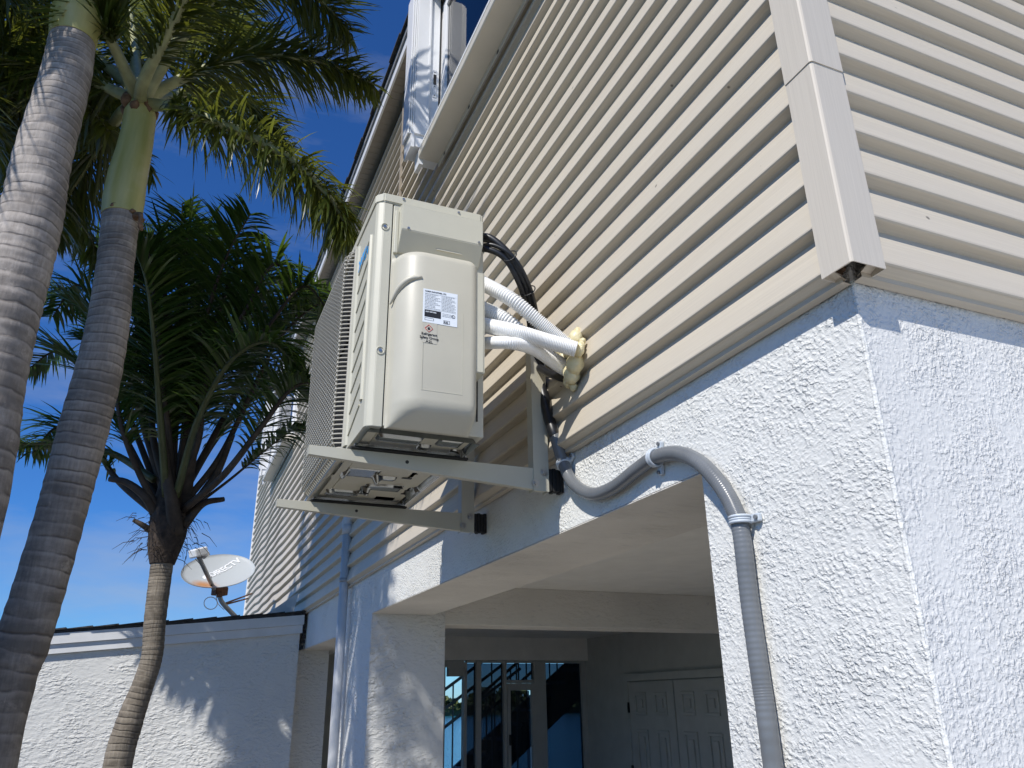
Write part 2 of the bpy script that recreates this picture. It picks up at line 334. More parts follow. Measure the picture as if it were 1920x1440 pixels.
# ------------------------------------------------------------------ ground, water
g = MB(); g.box((-25, -30, -0.4), (14, 13.6, 0.0)); tag(g.build('ground', M['ground']), 'pale concrete paving around the house', 'ground', kind='structure')
g = MB(); g.face([(-25, -0.5, 0.004), (-0.35, -0.5, 0.004), (-0.35, 6.70, 0.004), (-25, 6.70, 0.004)]); tag(g.build('added_dark_ground', M['bed']), 'unseen dark mulch ground added around the palms to cut bounce light', 'planting bed', kind='structure')  # out of view, added to darken the bounce on the long wall
g = MB(); g.face([(-25, -30, 0.004), (-1.9, -30, 0.004), (-1.9, -0.5, 0.004), (-25, -0.5, 0.004)]); tag(g.build('road', M['asphalt']), 'dark asphalt road beside the driveway', 'road', kind='structure')
g = MB(); g.face([(-600, 12, -1.1), (900, 12, -1.1), (900, 900, -1.1), (-600, 900, -1.1)]); tag(g.build('water', M['water']), 'blue open water behind the house', 'water', kind='structure')

# ------------------------------------------------------------------ house
Z0 = 2.409; YF = 12.95; ZT = 6.0
house = empty('house', (0, 0, 0), 'two storey house with beige lap siding above white stucco and an open carport', 'house')
b = MB()     # stucco shell of the ground floor
b.box((0, 0.567, 2.136), (0.408, 4.119, 2.46))                      # beam over the wide opening
b.box((0, 4.98, 2.072), (0.408, YF, 2.46))                          # beam over the far opening
b.face([(0, 0, 2.46), (0, 0, 0), (0, 0.567, 0), (0, 0.567, 2.46)])   # corner pier, long side
b.face([(0, 0.567, 0), (0.30, 0.567, 0), (0.30, 0.567, 2.136), (0, 0.567, 2.136)])
b.face([(0.30, 0.567, 0), (0.30, 0.30, 0), (0.30, 0.30, 2.34), (0.30, 0.567, 2.34)])
wall_long = b.build('stucco_wall', M['stucco'], house)
b = MB(); b.box((0, 4.119, 0), (0.496, 4.98, 2.46)); b.build('column', M['stucco_soft'], house)
b = MB()
b.face([(0, 0, 0), (0, 0, 2.46), (9, 0, 2.46), (9, 0, 0)]); b.face([(0.3, 0.3, 0), (9, 0.3, 0), (9, 0.3, 2.34), (0.3, 0.3, 2.34)])
b.build('stucco_wall', M['stucco_b'], house)
b = MB(); b.box((0.0, 0.569, 2.1315), (0.406, 4.117, 2.134)); b.box((0.0, 4.982, 2.0675), (0.406, 6.9, 2.070)); b.build('beam_soffit', M['soffit_stucco'], house)
b = MB(); b.box((0.408, 0.30, 2.331), (9, 13, 2.40)); b.build('ceiling', M['paint_int'], house)
b = MB(); b.box((0.496, 4.125, 2.075), (9, 4.40, 2.331), bev=0.004); b.build('cross_beam', M['soffit_stucco'], house)
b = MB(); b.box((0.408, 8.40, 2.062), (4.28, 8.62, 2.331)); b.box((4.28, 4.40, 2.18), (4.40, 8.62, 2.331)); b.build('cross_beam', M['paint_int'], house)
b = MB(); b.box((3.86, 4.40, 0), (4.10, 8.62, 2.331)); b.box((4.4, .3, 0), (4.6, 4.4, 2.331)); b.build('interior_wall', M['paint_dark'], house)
# floor slab edge above the ground floor and the body behind the siding
b = MB(); b.face([(0.012, 0.012, 2.46), (0.012, YF, 2.46), (0.012, YF, ZT), (0.012, 0.012, ZT)]); b.face([(0.012, 0.012, 2.46), (9, 0.012, 2.46), (9, 0.012, 8.5), (0.012, 0.012, 8.5)])
b.face([(0.012, YF, 2.42), (9, YF, 2.42), (9, YF, ZT), (0.012, YF, ZT)]); b.build('sheathing', M['gap'], house)
# lap siding with real courses
E_ = 0.1116; LIP = 0.026; OUT = 0.056
def lap(axis, length, ncourse, z0, mat, wav):
    b = MB(); bm = b.bm
    n = int(length/0.12) if wav else 1
    def pt(s, o, z):
        if axis == 'y':
            if wav:
                k = max(0.0, min(1.0, (s-6.5)/3.0)); z += k*0.010*(math.sin(s*2.7+z*0.4)+0.6*math.sin(s*5.9+1.3+z*0.7)); o += k*0.003*math.sin(s*4.1+z)
            return (-o, s, z)
        return (s, -o, z)
    for c in range(-1, ncourse):
        zb = z0 + c*E_
        if c == -1:    # starter strip below the first course
            pr = [(OUT-0.012, zb+E_-0.006), (OUT-0.016, zb+E_-0.024), (0.006, zb+E_-0.026)]
            pr = [(OUT-0.004, zb+E_-0.001), (OUT-0.020, zb+E_-0.004), (OUT-0.030, zb+E_-0.006), (OUT-0.030, zb+E_-0.022), (0.004, zb+E_-0.024)]
        else:
            gap = 0.004 if c % 2 == 0 else 0.0   # panel joint every second course
            pr = [(OUT-LIP-0.003, zb+E_-0.010), (OUT-LIP+0.006, zb+E_-0.030), (OUT, zb+0.007), (OUT, zb+0.003), (OUT-0.003, zb), (OUT-0.008, zb-0.002), (OUT-LIP+0.005, zb-0.006-gap*0.4), (OUT-LIP-0.003-gap*3.0, zb-0.010-gap*1.4)]
        rows = []
        for i in range(n+1):
            s = length*i/n
            rows.append([bm.verts.new(pt(s, o, z)) for o, z in pr])
        for i in range(n):
            for k in range(len(pr)-1):
                f = bm.faces.new((rows[i][k], rows[i+1][k], rows[i+1][k+1], rows[i][k+1])); f.smooth = False
                f.material_index = 0
    bmesh.ops.recalc_face_normals(bm, faces=bm.faces[:])
    return b.build('siding', mat, house)
lap('y', YF, 32, Z0, M['siding_a'], True)
lap('x', 9.0, 52, Z0+0.004, M['siding_b'], False)
# corner post, two lapped lengths
def post(z0, z1, o, name='corner_post'):
    b = MB(); a0 = hx(1545, 525, -0.056).y; a1 = hy(1657, 506, -0.056).x; t = 0.002
    pr = [(-o, a0), (-o, -o+0.006), (-o+0.002, -o+0.002), (-o+0.006, -o), (a1, -o), (a1+0.001, -o+0.003), (a1+0.001, -0.02), (a1-t, -0.02), (a1-t, -o+t+0.001), (-o+0.007, -o+t), (-o+t+0.002, -o+0.004), (-o+t, a0-t), (-0.02, a0-t), (-0.02, a0+0.001), (-o+0.003, a0+0.001)]
    b.prism(pr, 'z', z0, z1); return b.build(name, M['trim'], house)
zj = hx(1476, 163, -0.056).z
post(hx(1545, 525, -0.056).z, zj+0.01, 0.062); post(zj, 8.5, 0.0645)
b = MB(); nb = 300; b.tube([(0.0042+random.uniform(-0.0006, 0.0006), 0.0042+random.uniform(-0.0006, 0.0006), 2.43*i/nb) for i in range(nb+1)], [0.0056+random.uniform(-0.0005, 0.0005) for i in range(nb+1)], 12); b.build('corner_bead', M['stucco'], house)
for k in range(14):
    x = random.uniform(-0.04, 0.03); y = random.uniform(-0.035, 0.04)
    if max(x, y) < -0.01 or x*y < 0: b = MB(); b.sphere((x if abs(x) > 0.004 else -0.008, y if abs(y) > 0.004 else -0.008, 2.425+random.uniform(-0.006, 0.02)), random.uniform(0.006, 0.014), sub=1, noise=0.7); b.build('mortar_crumb', M['sheath'], house)
# eave of the long side
b = MB(); b.box((-0.160, -0.1, ZT), (0.4, YF+0.2, ZT+0.012))
for k in range(170): b.box((-0.15, -0.05+k*0.078, ZT-0.002), (-0.06, -0.02+k*0.078, ZT+0.001))
b.build('soffit', M['soffitmat'], house)
b = MB(); b.box((-0.175, -0.1, ZT-0.012), (-0.160, YF+0.2, ZT+0.11)); b.build('fascia', M['white'], house)
b = MB(); b.box((-0.190, -0.1, ZT+0.075), (-0.1751, YF+0.2, ZT+0.125)); b.build('drip_edge', M['fascia'], house)
b = MB()
for k in range(44):   # shingle butts along the eave
    y = -0.1+k*0.305; b.box((-0.212-0.008*(k % 2), y, ZT+0.126+0.004*(k % 3)), (0.5, y+0.300, ZT+0.139+0.004*(k % 3)))
b.prism([(-0.205, ZT+0.140), (4.5, ZT+1.3), (9, ZT+0.14)], 'y', -0.1, YF+0.2)
b.build('roof', M['shingle'], house)
# far corner board
b = MB(); b.box((-0.062, YF-0.03, 2.4), (0.05, YF+0.02, ZT)); b.build('corner_post', M['white'], house)
b = MB(); b.box((-0.064, 3.672, 4.7), (-0.045, 3.690, ZT)); b.build('joint_strip', M['soffitmat'], house)

def shutter_window(y0, y1, zb, zt, glz=True):
    """projecting sill, frame, sliding pane and a folded accordion shutter at the far jamb"""
    wn = MB(); wn.box((-0.062, y0-0.06, zb+0.02), (-0.040, y1+0.02, zb+0.13)); wn.box((-0.062, y0-0.06, zt-0.08), (-0.040, y1+0.02, zt+0.04))
    wn.box((-0.064, y1-0.085, zb+0.13), (-0.042, y1+0.02, zt-0.08)); wn.box((-0.064, y0-0.06, zb+0.13), (-0.042, y0+0.02, zt-0.08))
    root = wn.build('window', M['white'], house)
    s = MB()
    s.prism([(-0.192, zb), (-0.196, zb+0.006), (-0.196, zb+0.045), (-0.188, zb+0.050), (-0.188, zb+0.072), (-0.180, zb+0.078), (-0.065, zb+0.078), (-0.065, zb-0.004), (-0.066, zb-0.030), (-0.071, zb-0.030), (-0.074, zb-0.002)], 'y', y0-0.10, y1, bev=0.0)
    s.build('sill', M['sillmat'], root)
    for k in range(5): 
        yy = y1-0.12-k*0.42; h = MB()
        if yy > y0: h.box((-0.0740, yy-0.012, zb-0.025), (-0.0705, yy+0.010, zb-0.009)); h.build('weep_hole', M['black'], root)
    tr = MB()   # bottom track with stepped end
    for i, (x0, x1) in enumerate(((-0.245, -0.225), (-0.222, -0.150), (-0.148, -0.120))): tr.box((x0, y1+0.004+0.01*i, zb+0.078+0.016*i), (x1, y1+0.16, zb+0.185))
    tr.box((-0.19, y1+0.003, zb-0.035), (-0.165, y1+0.10, zb+0.078)); tr.box((-0.165, y1+0.006, zb+0.02), (-0.065, y1+0.1, zb+0.078))
    for i, x in enumerate((-0.19, -0.165, -0.140, -0.115)): tr.box((x, y0, zb+0.0782), (x+0.006, y1, zb+0.095+0.004*(i % 2)))
    tr.build('track', M['white'], root)
    p = MB(); zz0, zz1 = zb+0.187, zt+0.10
    for i, (x0, x1, yo) in enumerate(((-0.262, -0.252, 0.02), (-0.250, -0.240, 0.01), (-0.238, -0.229, 0.004), (-0.228, -0.146, 0.0), (-0.144, -0.078, 0.012))):
        p.box((x0, y1+yo, zz0-0.008*(i % 2)), (x1, y1+0.15, zz1), bev=0.002)
    p.box((-0.1525, y1-0.004, zz0), (-0.1395, y1-0.0002, zz1), bev=0.0015)
    sh = p.build('shutter', M['white'], root)
    lk = MB(); lk.box((-0.118, y1+0.008, zb+0.50), (-0.094, y1+0.0118, zb+0.72), bev=0.001); l1 = lk.build('lock_plate', M['white'], root)
    lk = MB(); lk.box((-0.115, y1+0.0045, zb+0.60), (-0.097, y1+0.0078, zb+0.680)); lk.build('latch', M['black'], root)
    for z_ in (0.515, 0.585, 0.70): lk = MB(); lk.cyl((-0.106, y1+0.0078, zb+z_), (-0.106, y1+0.006, zb+z_), 0.004, 10); lk.build('screw', M['black'], root)
    gp = MB(); gp.box((-0.078, y1+0.016, zz0-0.05), (-0.0665, y1+0.14, zz1)); gp.build('jamb_gap_shade', M['black'], root)  # black strip, paints the shade of the gap beside the shutter
    fr = MB()   # sliding sash
    fr.box((-0.092, y1-0.16, zb+0.14), (-0.066, y1-0.10, zt-0.09), bev=0.004); fr.box((-0.092, y0, zb+0.135), (-0.066, y1-0.16, zb+0.20), bev=0.004); fr.box((-0.110, y0, zb+0.110), (-0.094, y1-0.03, zb+0.150), bev=0.003)
    fr.box((-0.092, y0, zt-0.14), (-0.066, y1-0.16, zt-0.09), bev=0.004); fr.box((-0.092, y0, zb+0.20), (-0.066, y0+0.06, zt-0.14), bev=0.004)
    fr.build('sash', M['white'], root)
    pa = MB(); pa.box((-0.078, y0+0.06, zb+0.20), (-0.074, y1-0.16, zt-0.14)); pa.build('pane', M['glass_win'], root)
    rm = MB(); rm.face([(-0.058, y0, zb+0.1), (-0.058, y1, zb+0.1), (-0.058, y1, zt), (-0.058, y0, zt)]); rm.build('dim_room_sheet', M['room'], root)  # near-black sheet, its colour stands in for the unlit room
    return root
shutter_window(0.75, 2.69, 4.615, 5.87)
shutter_window(8.6, 10.55, 4.615, 5.87)

# glazed end wall of the carport
gy = 8.48
gw = MB()
for x0, x1, z1 in ((2.20, 2.235, 2.04), (2.355, 2.42, 2.06), (2.715, 2.755, 2.06), (3.13, 3.29, 2.06), (3.80, 3.86, 2.06)): gw.box((x0, gy, 0), (x1, gy+0.10, z1), bev=0.003)
gw.box((0.496, gy, 1.985), (2.20, gy+0.10, 2.06)); gw.box((2.235, gy+0.01, 2.035), (3.80, gy+0.09, 2.06)); gw.box((2.755, gy+0.006, 1.80), (3.13, gy+0.09, 1.835)); gw.box((2.0, gy+0.02, 1.88), (2.2, gy+0.09, 1.985))
b = MB(); b.box((-0.05, 6.95, 0), (hy(612, 1300, 6.95).x, 7.5, 2.071)); b.build('column', M['stucco_soft'], house)
win = gw.build('glazed_wall', M['mull'], house)
p = MB(); p.box((2.235, gy+0.05, 0.1), (2.355, gy+0.056, 2.03)); p.box((2.42, gy+0.05, 0.1), (2.715, gy+0.056, 2.03)); p.box((2.755, gy+0.05, 1.835), (3.13, gy+0.056, 2.03)); p.box((3.29, gy+0.05, 0.1), (3.80, gy+0.056, 2.03)); p.box((2.80, gy+0.044, 0.1), (3.075, gy+0.05, 1.71)); p.build('pane', M['glass'], win)
d = MB(); 
for x0, x1, z0, z1 in ((2.758, 2.80, 0.05, 1.797), (3.085, 3.127, 0.05, 1.797), (2.80, 3.085, 1.715, 1.797), (2.80, 3.085, 0.05, 0.2)): d.box((x0, gy-0.012, z0), (x1, gy+0.04, z1), bev=0.003)
gd = d.build('glass_door', M['mull'], house)
d = MB(); d.box((2.77, gy-0.05, 1.10), (2.79, gy-0.013, 1.22), bev=0.004); d.build('handle', M['black'], gd)
# lit window and dark post seen through the far opening
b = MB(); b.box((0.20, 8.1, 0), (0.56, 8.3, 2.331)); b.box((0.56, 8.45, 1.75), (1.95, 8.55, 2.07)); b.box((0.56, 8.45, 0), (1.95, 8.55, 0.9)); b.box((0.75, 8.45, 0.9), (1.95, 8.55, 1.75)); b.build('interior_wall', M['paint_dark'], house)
wf = MB()
for a, c in (((0.56, 8.43, 0.9), (0.585, 8.46, 1.75)), ((0.725, 8.43, 0.9), (0.75, 8.46, 1.75)), ((0.585, 8.43, 1.72), (0.725, 8.46, 1.75)), ((0.585, 8.43, 1.20), (0.725, 8.46, 1.25)), ((0.585, 8.43, 0.9), (0.725, 8.46, 0.93))): wf.box(a, c)
iw = wf.build('window', M['black'], house)
wf = MB(); wf.box((0.585, 8.47, 0.93), (0.725, 8.48, 1.20)); wf.box((0.585, 8.47, 1.25), (0.725, 8.48, 1.72)); wf.build('pane', M['white'], iw)
# panelled double door on the inner wall
for yd0, yd1 in ((6.46, 7.36), (5.55, 6.44)):
    d = MB(); d.box((3.815, yd0, -0.2), (3.855, yd1, 1.775))
    w_ = (yd1-yd0)
    for c in range(2):
        for z0, z1 in ((1.43, 1.66), (0.72, 1.28), (0.05, 0.55)):
            ya = yd0+0.13+c*(w_/2-0.04); yb = ya+w_/2-0.22
            for q0, q1, w2, w3 in ((ya, yb, z0, z0+0.03), (ya, yb, z1-0.03, z1), (ya, ya+0.03, z0+0.0305, z1-0.0305), (yb-0.03, yb, z0+0.0305, z1-0.0305), (ya+0.07, yb-0.07, z0+0.07, z1-0.07)): d.box((3.795, q0, w2), (3.8155, q1, w3), bev=0.006)
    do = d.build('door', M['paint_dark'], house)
    h = MB(); h.sphere((3.78, yd0+0.08 if yd1 > 7 else yd1-0.08, 0.85), 0.03); h.build('handle', M['zinc'], do)
    if yd1 > 7:
        for z_ in (1.45, 0.8): 
            h = MB(); h.box((3.800, yd1+0.004, z_), (3.8145, yd1+0.035, z_+0.11)); h.build('hinge', M['black'], do)
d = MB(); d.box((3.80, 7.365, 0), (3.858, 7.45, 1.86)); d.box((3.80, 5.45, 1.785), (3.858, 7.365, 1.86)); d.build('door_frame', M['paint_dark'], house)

# ------------------------------------------------------------------ side wing with shed roof
yw = 6.72; XR = -0.034
wing = empty('garage_wing', (-2.5, yw, 0), 'low white stucco wing with a sloping shed roof behind the palms', 'building')
def rz(x, o=0.0): return 2.372 + (x-XR)*0.098 + o
b = MB(); b.prism([(XR-0.02, 0), (XR-0.02, rz(XR, -0.10)), (-6.5, rz(-6.5, -0.10)), (-6.5, 0)], 'y', yw, 11.5); b.build('wall', M['stucco_soft'], wing)
b = MB(); b.prism([(XR, rz(XR, -0.005)), (-6.6, rz(-6.6, -0.005)), (-6.6, rz(-6.6, -0.090)), (XR, rz(XR, -0.090))], 'y', yw-0.055, yw-0.020)
b.prism([(XR-0.006, rz(XR, -0.092)), (-6.6, rz(-6.6, -0.092)), (-6.6, rz(-6.6, -0.165)), (XR-0.006, rz(XR, -0.165))], 'y', yw-0.034, yw-0.002); b.build('fascia', M['white_rough'], wing)
b = MB(); b.prism([(XR+0.005, rz(XR, 0.0)), (XR+0.005, rz(XR, 0.02)), (-6.62, rz(-6.62, 0.02)), (-6.62, rz(-6.62, 0.0))], 'y', yw-0.06, 11.5)
for k in range(34):
    x = XR+0.012-k*0.195; b.prism([(x, rz(x, 0.021)), (x, rz(x, 0.036)), (x-0.23, rz(x-0.23, 0.024)), (x-0.23, rz(x-0.23, 0.0215))], 'y', yw-0.075-random.random()*0.012, yw+0.5)
b.build('roof', M['shingle'], wing)
b = MB()   # patched crack at the joint with the house
for k in range(6): b.box((XR-0.004+random.uniform(0, 0.012), yw-0.03, 2.07+k*0.045), (XR+0.016+random.uniform(0, 0.01), yw+0.01, 2.095+k*0.045+random.uniform(0, .02)))
b.build('joint_sealant', M['gap'], wing)
b = MB(); b.prism([(-0.10, 2.42), (-0.36, 2.385), (-0.07, 2.60)], 'y', yw+0.20, yw+0.206); b.build('flashing', M['white_rough'], wing)

# ------------------------------------------------------------------ condenser
XF, XB, YN, YE, ZB, ZC, ZL = -0.745, -0.365, 1.170, 2.150, 2.372, 3.168, 3.203
ac = empty('outdoor_air_conditioner', (-0.55, 1.65, ZB), 'ivory outdoor air conditioner unit standing on wall brackets', 'air conditioner')
b = MB(); b.box((-0.690, YN+0.002, ZB), (XB, YE, ZC), bev=0.003); b.build('casing', M['ac'], ac)
b = MB(); ch = 0.022
b.prism([(XF, YN+ch), (XF+0.006, YN+0.008), (XF+ch, YN), (-0.6935, YN), (-0.6935, YE-0.002), (XF+ch, YE-0.002), (XF, YE-ch)], 'z', ZB-0.004, ZC-0.002, bev=0.0015)
b.prism([(XF+0.001, YN+0.058), (XF-0.007, YN+0.062), (XF-0.007, YN+0.075), (XF+0.001, YN+0.090)], 'z', ZB+0.10, ZC-0.10)      # raised vertical rib
b.prism([(XF+0.001, YN+0.255), (XF-0.006, YN+0.262), (XF-0.010, YN+0.285), (XF+0.001, YN+0.290)], 'z', ZB+0.01, ZC-0.03)
for k in range(9):     # slanted louvre fins
    z = ZB+0.06+k*0.075; b.prism([(YN+0.095, z+0.035), (YN+0.245, z-0.02), (YN+0.245, z-0.024), (YN+0.095, z+0.031)], 'x', XF-0.004, XF+0.001)
b.build('front_panel', M['ac'], ac)
b = MB(); b.prism([(XF-0.004, YN+ch-0.002), (XF+ch-0.002, YN-0.004), (XB-0.010, YN-0.004), (XB+0.003, YN+0.010), (XB+0.003, YE+0.003), (XF+ch, YE+0.003), (XF-0.004, YE-ch)], 'z', ZC, ZL, bev=0.004); b.build('lid', M['ac'], ac)
# electrical cover: box with a sloping underside
yb_ = YN-0.050; b = MB()
b.prism([(YN+0.003, ZC-0.008), (yb_+0.003, ZC-0.025), (yb_, ZC-0.028), (yb_, ZC-0.124), (yb_+0.003, ZC-0.127), (YN-0.004, ZC-0.190), (YN+0.003, ZC-0.190)], 'x', -0.672, -0.386, bev=0.002)
b.box((-0.686, YN-0.010, ZC-0.195), (-0.6721, YN+0.0025, ZC-0.03), bev=0.003)
ec = b.build('electrical_cover', M['ac'], ac)
b = MB(); b.box((-0.545, YN-0.0275, ZC-0.1625), (-0.455, YN-0.0235, ZC-0.1585)); b.build('slot', M['ac2'], ec)
# big moulded valve cover: rounded plan, sloping bottom
def valve_cover():
    b = MB(); bm = b.bm
    x0, x1 = -0.687, -0.418; dep = 0.098; zt, zbm = 2.957, 2.3645
    def ring(z, d, tx=0.0):
        pts = []; r = min(0.06, d*0.95) if d > 0.004 else 0.001
        rl = min(0.085, d*0.95) if d > 0.004 else 0.001
        pts.append((x0, YN-0.0005))
        for k in range(9):
            a = k/8*math.pi/2; pts.append((x0+0.006+tx+rl*1.0-rl*math.cos(a), YN-d+rl-rl*math.sin(a)))
        for k in range(7):
            a = k/6*math.pi/2; pts.append((x1-tx-0.03+0.03*math.sin(a), YN-d+min(0.03, d*.9)-min(0.03, d*.9)*math.cos(a)))
        pts.append((x1, YN-0.0005)); return [bm.verts.new((p[0], p[1], z)) for p in pts]
    rings = [ring(zbm, 0.012), ring(zbm+0.003, 0.016), ring(zbm+0.036, dep-0.018), ring(zbm+0.047, dep-0.009), ring(zbm+0.060, dep-0.003), ring(zbm+0.076, dep), ring(zbm+0.3, dep), ring(zt-0.035, dep), ring(zt-0.020, dep-0.004), ring(zt-0.008, dep-0.014, 0.004), ring(zt-0.002, dep-0.028, 0.010), ring(zt, dep-0.045, 0.02)]
    for a, c in zip(rings, rings[1:]):
        for k in range(len(a)-1): f = bm.faces.new((a[k], a[k+1], c[k+1], c[k])); f.smooth = True
    bm.faces.new(rings[0][::-1]); bm.faces.new(rings[-1])
    bmesh.ops.recalc_face_normals(bm, faces=bm.faces[:])
    # hand grip groove on the rounded flank
    return b.build('valve_cover', M['ac2'], ac)
vc = valve_cover()
g = MB()
gp = [(-0.6905, YN-0.012, ZB+0.405), (-0.682, YN-0.030, ZB+0.425), (-0.668, YN-0.062, ZB+0.452), (-0.645, YN-0.0845, ZB+0.470), (-0.612, YN-0.0975, ZB+0.476)]
gp = spline(gp, 14)
g.tube(gp, [0.002+0.008*math.sin(math.pi*min(1, 0.12+0.88*(1-i/13))) for i in range(14)], 8); g.build('grip_groove', M['ac2'], vc)
# edge seam frame pressed in the cover
g = MB(); xa, xb_ = -0.603, -0.474; za, zb_ = 2.465, 2.665
yc = YN-0.0988
for a, c in (((xa, yc, za), (xa+0.0014, yc+0.001, zb_)), ((xb_, yc, za), (xb_+0.0014, yc+0.001, zb_+0.08)), ((xa+0.0014, yc, za), (xb_, yc+0.001, za+0.0014))): g.box(a, c)
g.build('embossed_line', M['ac'], vc)
b = MB(); b.prism([(-0.391, YN+0.002), (-0.436, YN+0.002), (-0.436, YN-0.078), (-0.431, YN-0.083), (-0.396, YN-0.083), (-0.391, YN-0.078)], 'z', 2.555, 2.916, bev=0.003)
b.prism([(XB+0.004, ZB+0.02), (XB+0.004, ZB+0.2)], 'y', YN, YN+0.001) if False else None
b.build('hose_cover', M['ac'], ac)
b = MB(); b.box((XB-0.026, YN-0.004, ZB+0.05), (XB-0.022, YN+0.001, ZB+0.20)); b.build('vent_slit', M['gap'], ac)
sc_pts = [(hy(722, 425, YN), 0.0), (hy(713, 656, YN), 0.0), (hy(700, 880, YN), None)]
def screw(c, d, r=0.006, cup=True):
    b = MB(); c = Vector(c); d = Vector(d)
    b.cyl(c, c+d*0.003, r, 14); b.cyl(c+d*0.003, c+d*0.0045, r*0.55, 8)
    b.build('screw', M['zinc'], ac)
    if cup:
        b = MB(); ringp = []
        for k in range(20): ringp.append(c+d*0.0008+Vector((math.cos(k/20*2*math.pi)*0.012, 0, math.sin(k/20*2*math.pi)*0.0125)))
        b.tube(ringp+[ringp[0]], 0.0022, 8, caps=False); b.build('screw_recess', M['ac'], ac)
for px, py in ((722, 425), (713, 657)):
    q = hy(px, py, YN); screw((q.x, YN, q.z), (0, -1, 0), 0.0055)
for px, py, y_, c in ((757, 374, YN-0.004, 0), (860, 399, YN-0.004, 0), (766, 428, yb_, 0), (898, 455, yb_, 0), (738, 612, YN-0.004, 0), (868, 815, YN, 0)):
    q = hy(px, py, y_); screw(q, (0, -1, 0), 0.0045, False)
# pressed steel base pan (underside seen from below)
b = MB(); nx, ny = 46, 110; bm = b.bm; G = []
def ss(a, c, t): t = max(0, min(1, (t-a)/(c-a))); return t*t*(3-2*t)
def bosses(x, y):
    u = (x-XF)/(XB-XF); v = (y-YN)/(YE-YN); h = 0.0
    edge = min(u*(XB-XF), (1-u)*(XB-XF), v*(YE-YN), (1-v)*(YE-YN)); h -= 0.040*(1-ss(0.012, 0.035, edge))
    for cu, cv, ru, rv, hh in ((0.35, 0.10, 0.22, 0.035, -0.03), (0.78, 0.09, 0.13, 0.04, -0.026), (0.5, 0.30, 0.30, 0.06, -0.018), (0.82, 0.45, 0.10, 0.18, -0.020), (0.30, 0.55, 0.20, 0.07, -0.022), (0.62, 0.72, 0.22, 0.05, -0.028), (0.25, 0.86, 0.18, 0.05, -0.026), (0.75, 0.90, 0.16, 0.04, -0.02), (0.12, 0.68, 0.04, 0.16, -0.016), (0.60, 0.16, 0.06, 0.03, -0.03), (0.12, 0.17, 0.06, 0.025, 0.012), (0.90, 0.17, 0.06, 0.02, -0.025), (0.55, 0.58, 0.12, 0.02, -0.03), (0.45, 0.80, 0.05, 0.07, -0.024), (0.9, 0.75, 0.05, 0.08, -0.02)):
        du = abs(u-cu)/ru; dv = abs(v-cv)/rv; h += hh*(1-ss(0.75, 1.1, max(du, dv)))
    r_ = math.hypot((u-0.42)*0.38, (v-0.5)*0.98); h += 0.012*(ss(0.15, 0.165, r_)-ss(0.18, 0.195, r_))
    return ZB+0.020+h
for i in range(nx+1):
    G.append([bm.verts.new((XF+0.012+(XB-XF-0.02)*i/nx, YN+0.012+(YE-YN-0.02)*j/ny, bosses(XF+0.012+(XB-XF-0.02)*i/nx, YN+0.012+(YE-YN-0.02)*j/ny))) for j in range(ny+1)])
for i in range(nx):
    for j in range(ny): f = bm.faces.new((G[i][j], G[i][j+1], G[i+1][j+1], G[i+1][j])); f.smooth = True
pan = b.build('base_pan', M['steel'], ac)
b = MB()
for px_, py_ in ((-0.46, 1.72), (-0.46, 1.78), (-0.46, 1.84), (-0.40, 1.90), (-0.40, 1.95), (-0.40, 2.0), (-0.6, 1.6), (-0.58, 1.9)):
    z_ = bosses(px_, py_)-0.0015; b = MB(); b.box((px_-0.018, py_-0.007, z_-0.001), (px_+0.018, py_+0.007, z_+0.0005)); b.build('drain_slot', M['black'], pan)
for y in (1.345, 2.085):
    b = MB(); b.box((XF+0.005, y-0.022, ZB-0.022), (XB-0.004, y+0.030, ZB-0.0195+0.006)); b.build('foot_rail', M['steel'], ac)
    b = MB(); b.box((XF-0.006, y-0.02, ZB-0.030), (XB+0.005, y+0.022, ZB-0.0225), bev=0.002); b.build('rubber_pad', M['rubber'], ac)
# fan behind the grille; dark panel paints in the opening's shade
b = MB(); b.box((XF-0.0012, 1.515, ZB+0.04), (XF+0.0005, 2.12, ZC-0.04)); fan = b.build('fan', M['darkfan'], ac)
b = MB(); c = Vector((XF-0.006, 1.80, ZB+0.40))
for k in range(3):
    a = k*2*math.pi/3; pts = []
    for da, rr in ((0, 0.06), (0.35, 0.16), (0.4, 0.29), (0.95, 0.29), (0.9, 0.14), (0.7, 0.06)): pts.append(Vector((c.x+0.002*math.sin(da*4), c.y+math.cos(a+da)*rr, c.z+math.sin(a+da)*rr)))
    b.face(pts)
b.cyl((c.x-0.012, c.y, c.z), (c.x+0.003, c.y, c.z), 0.065, 24); b.build('fan_blade', M['darkfan'], fan)
# grille: wire lattice bowed out from the front
b = MB(); gy0, gy1, gz0, gz1 = 1.462, 2.135, ZB-0.006, ZC-0.022; nv, nh = 24, 48
def gx(y, z):
    e = min((y-gy0)/0.022, (gy1-y)/0.03, (z-gz0)/0.045, (gz1-z)/0.045, 1.0); return XF-0.006-0.034*math.sin(max(0, e)*math.pi/2)
for i in range(nv+1):
    y = lerp(gy0, gy1, i/nv); pth = [Vector((gx(y, lerp(gz0, gz1, t))+0.001, y, lerp(gz0, gz1, t))) for t in (0, .008, .018, .032, .06, .2, .4, .6, .8, .94, .97, .985, 1)]
    b.tube(pth, 0.0036, 4, caps=False)
for j in range(nh+1):
    z = lerp(gz0, gz1, j/nh); pth = [Vector((gx(lerp(gy0, gy1, t), z)-0.002, lerp(gy0, gy1, t), z)) for t in (0, .008, .018, .032, .06, .2, .4, .6, .8, .94, .97, .985, 1)]
    b.tube(pth, 0.0030, 4, caps=False)
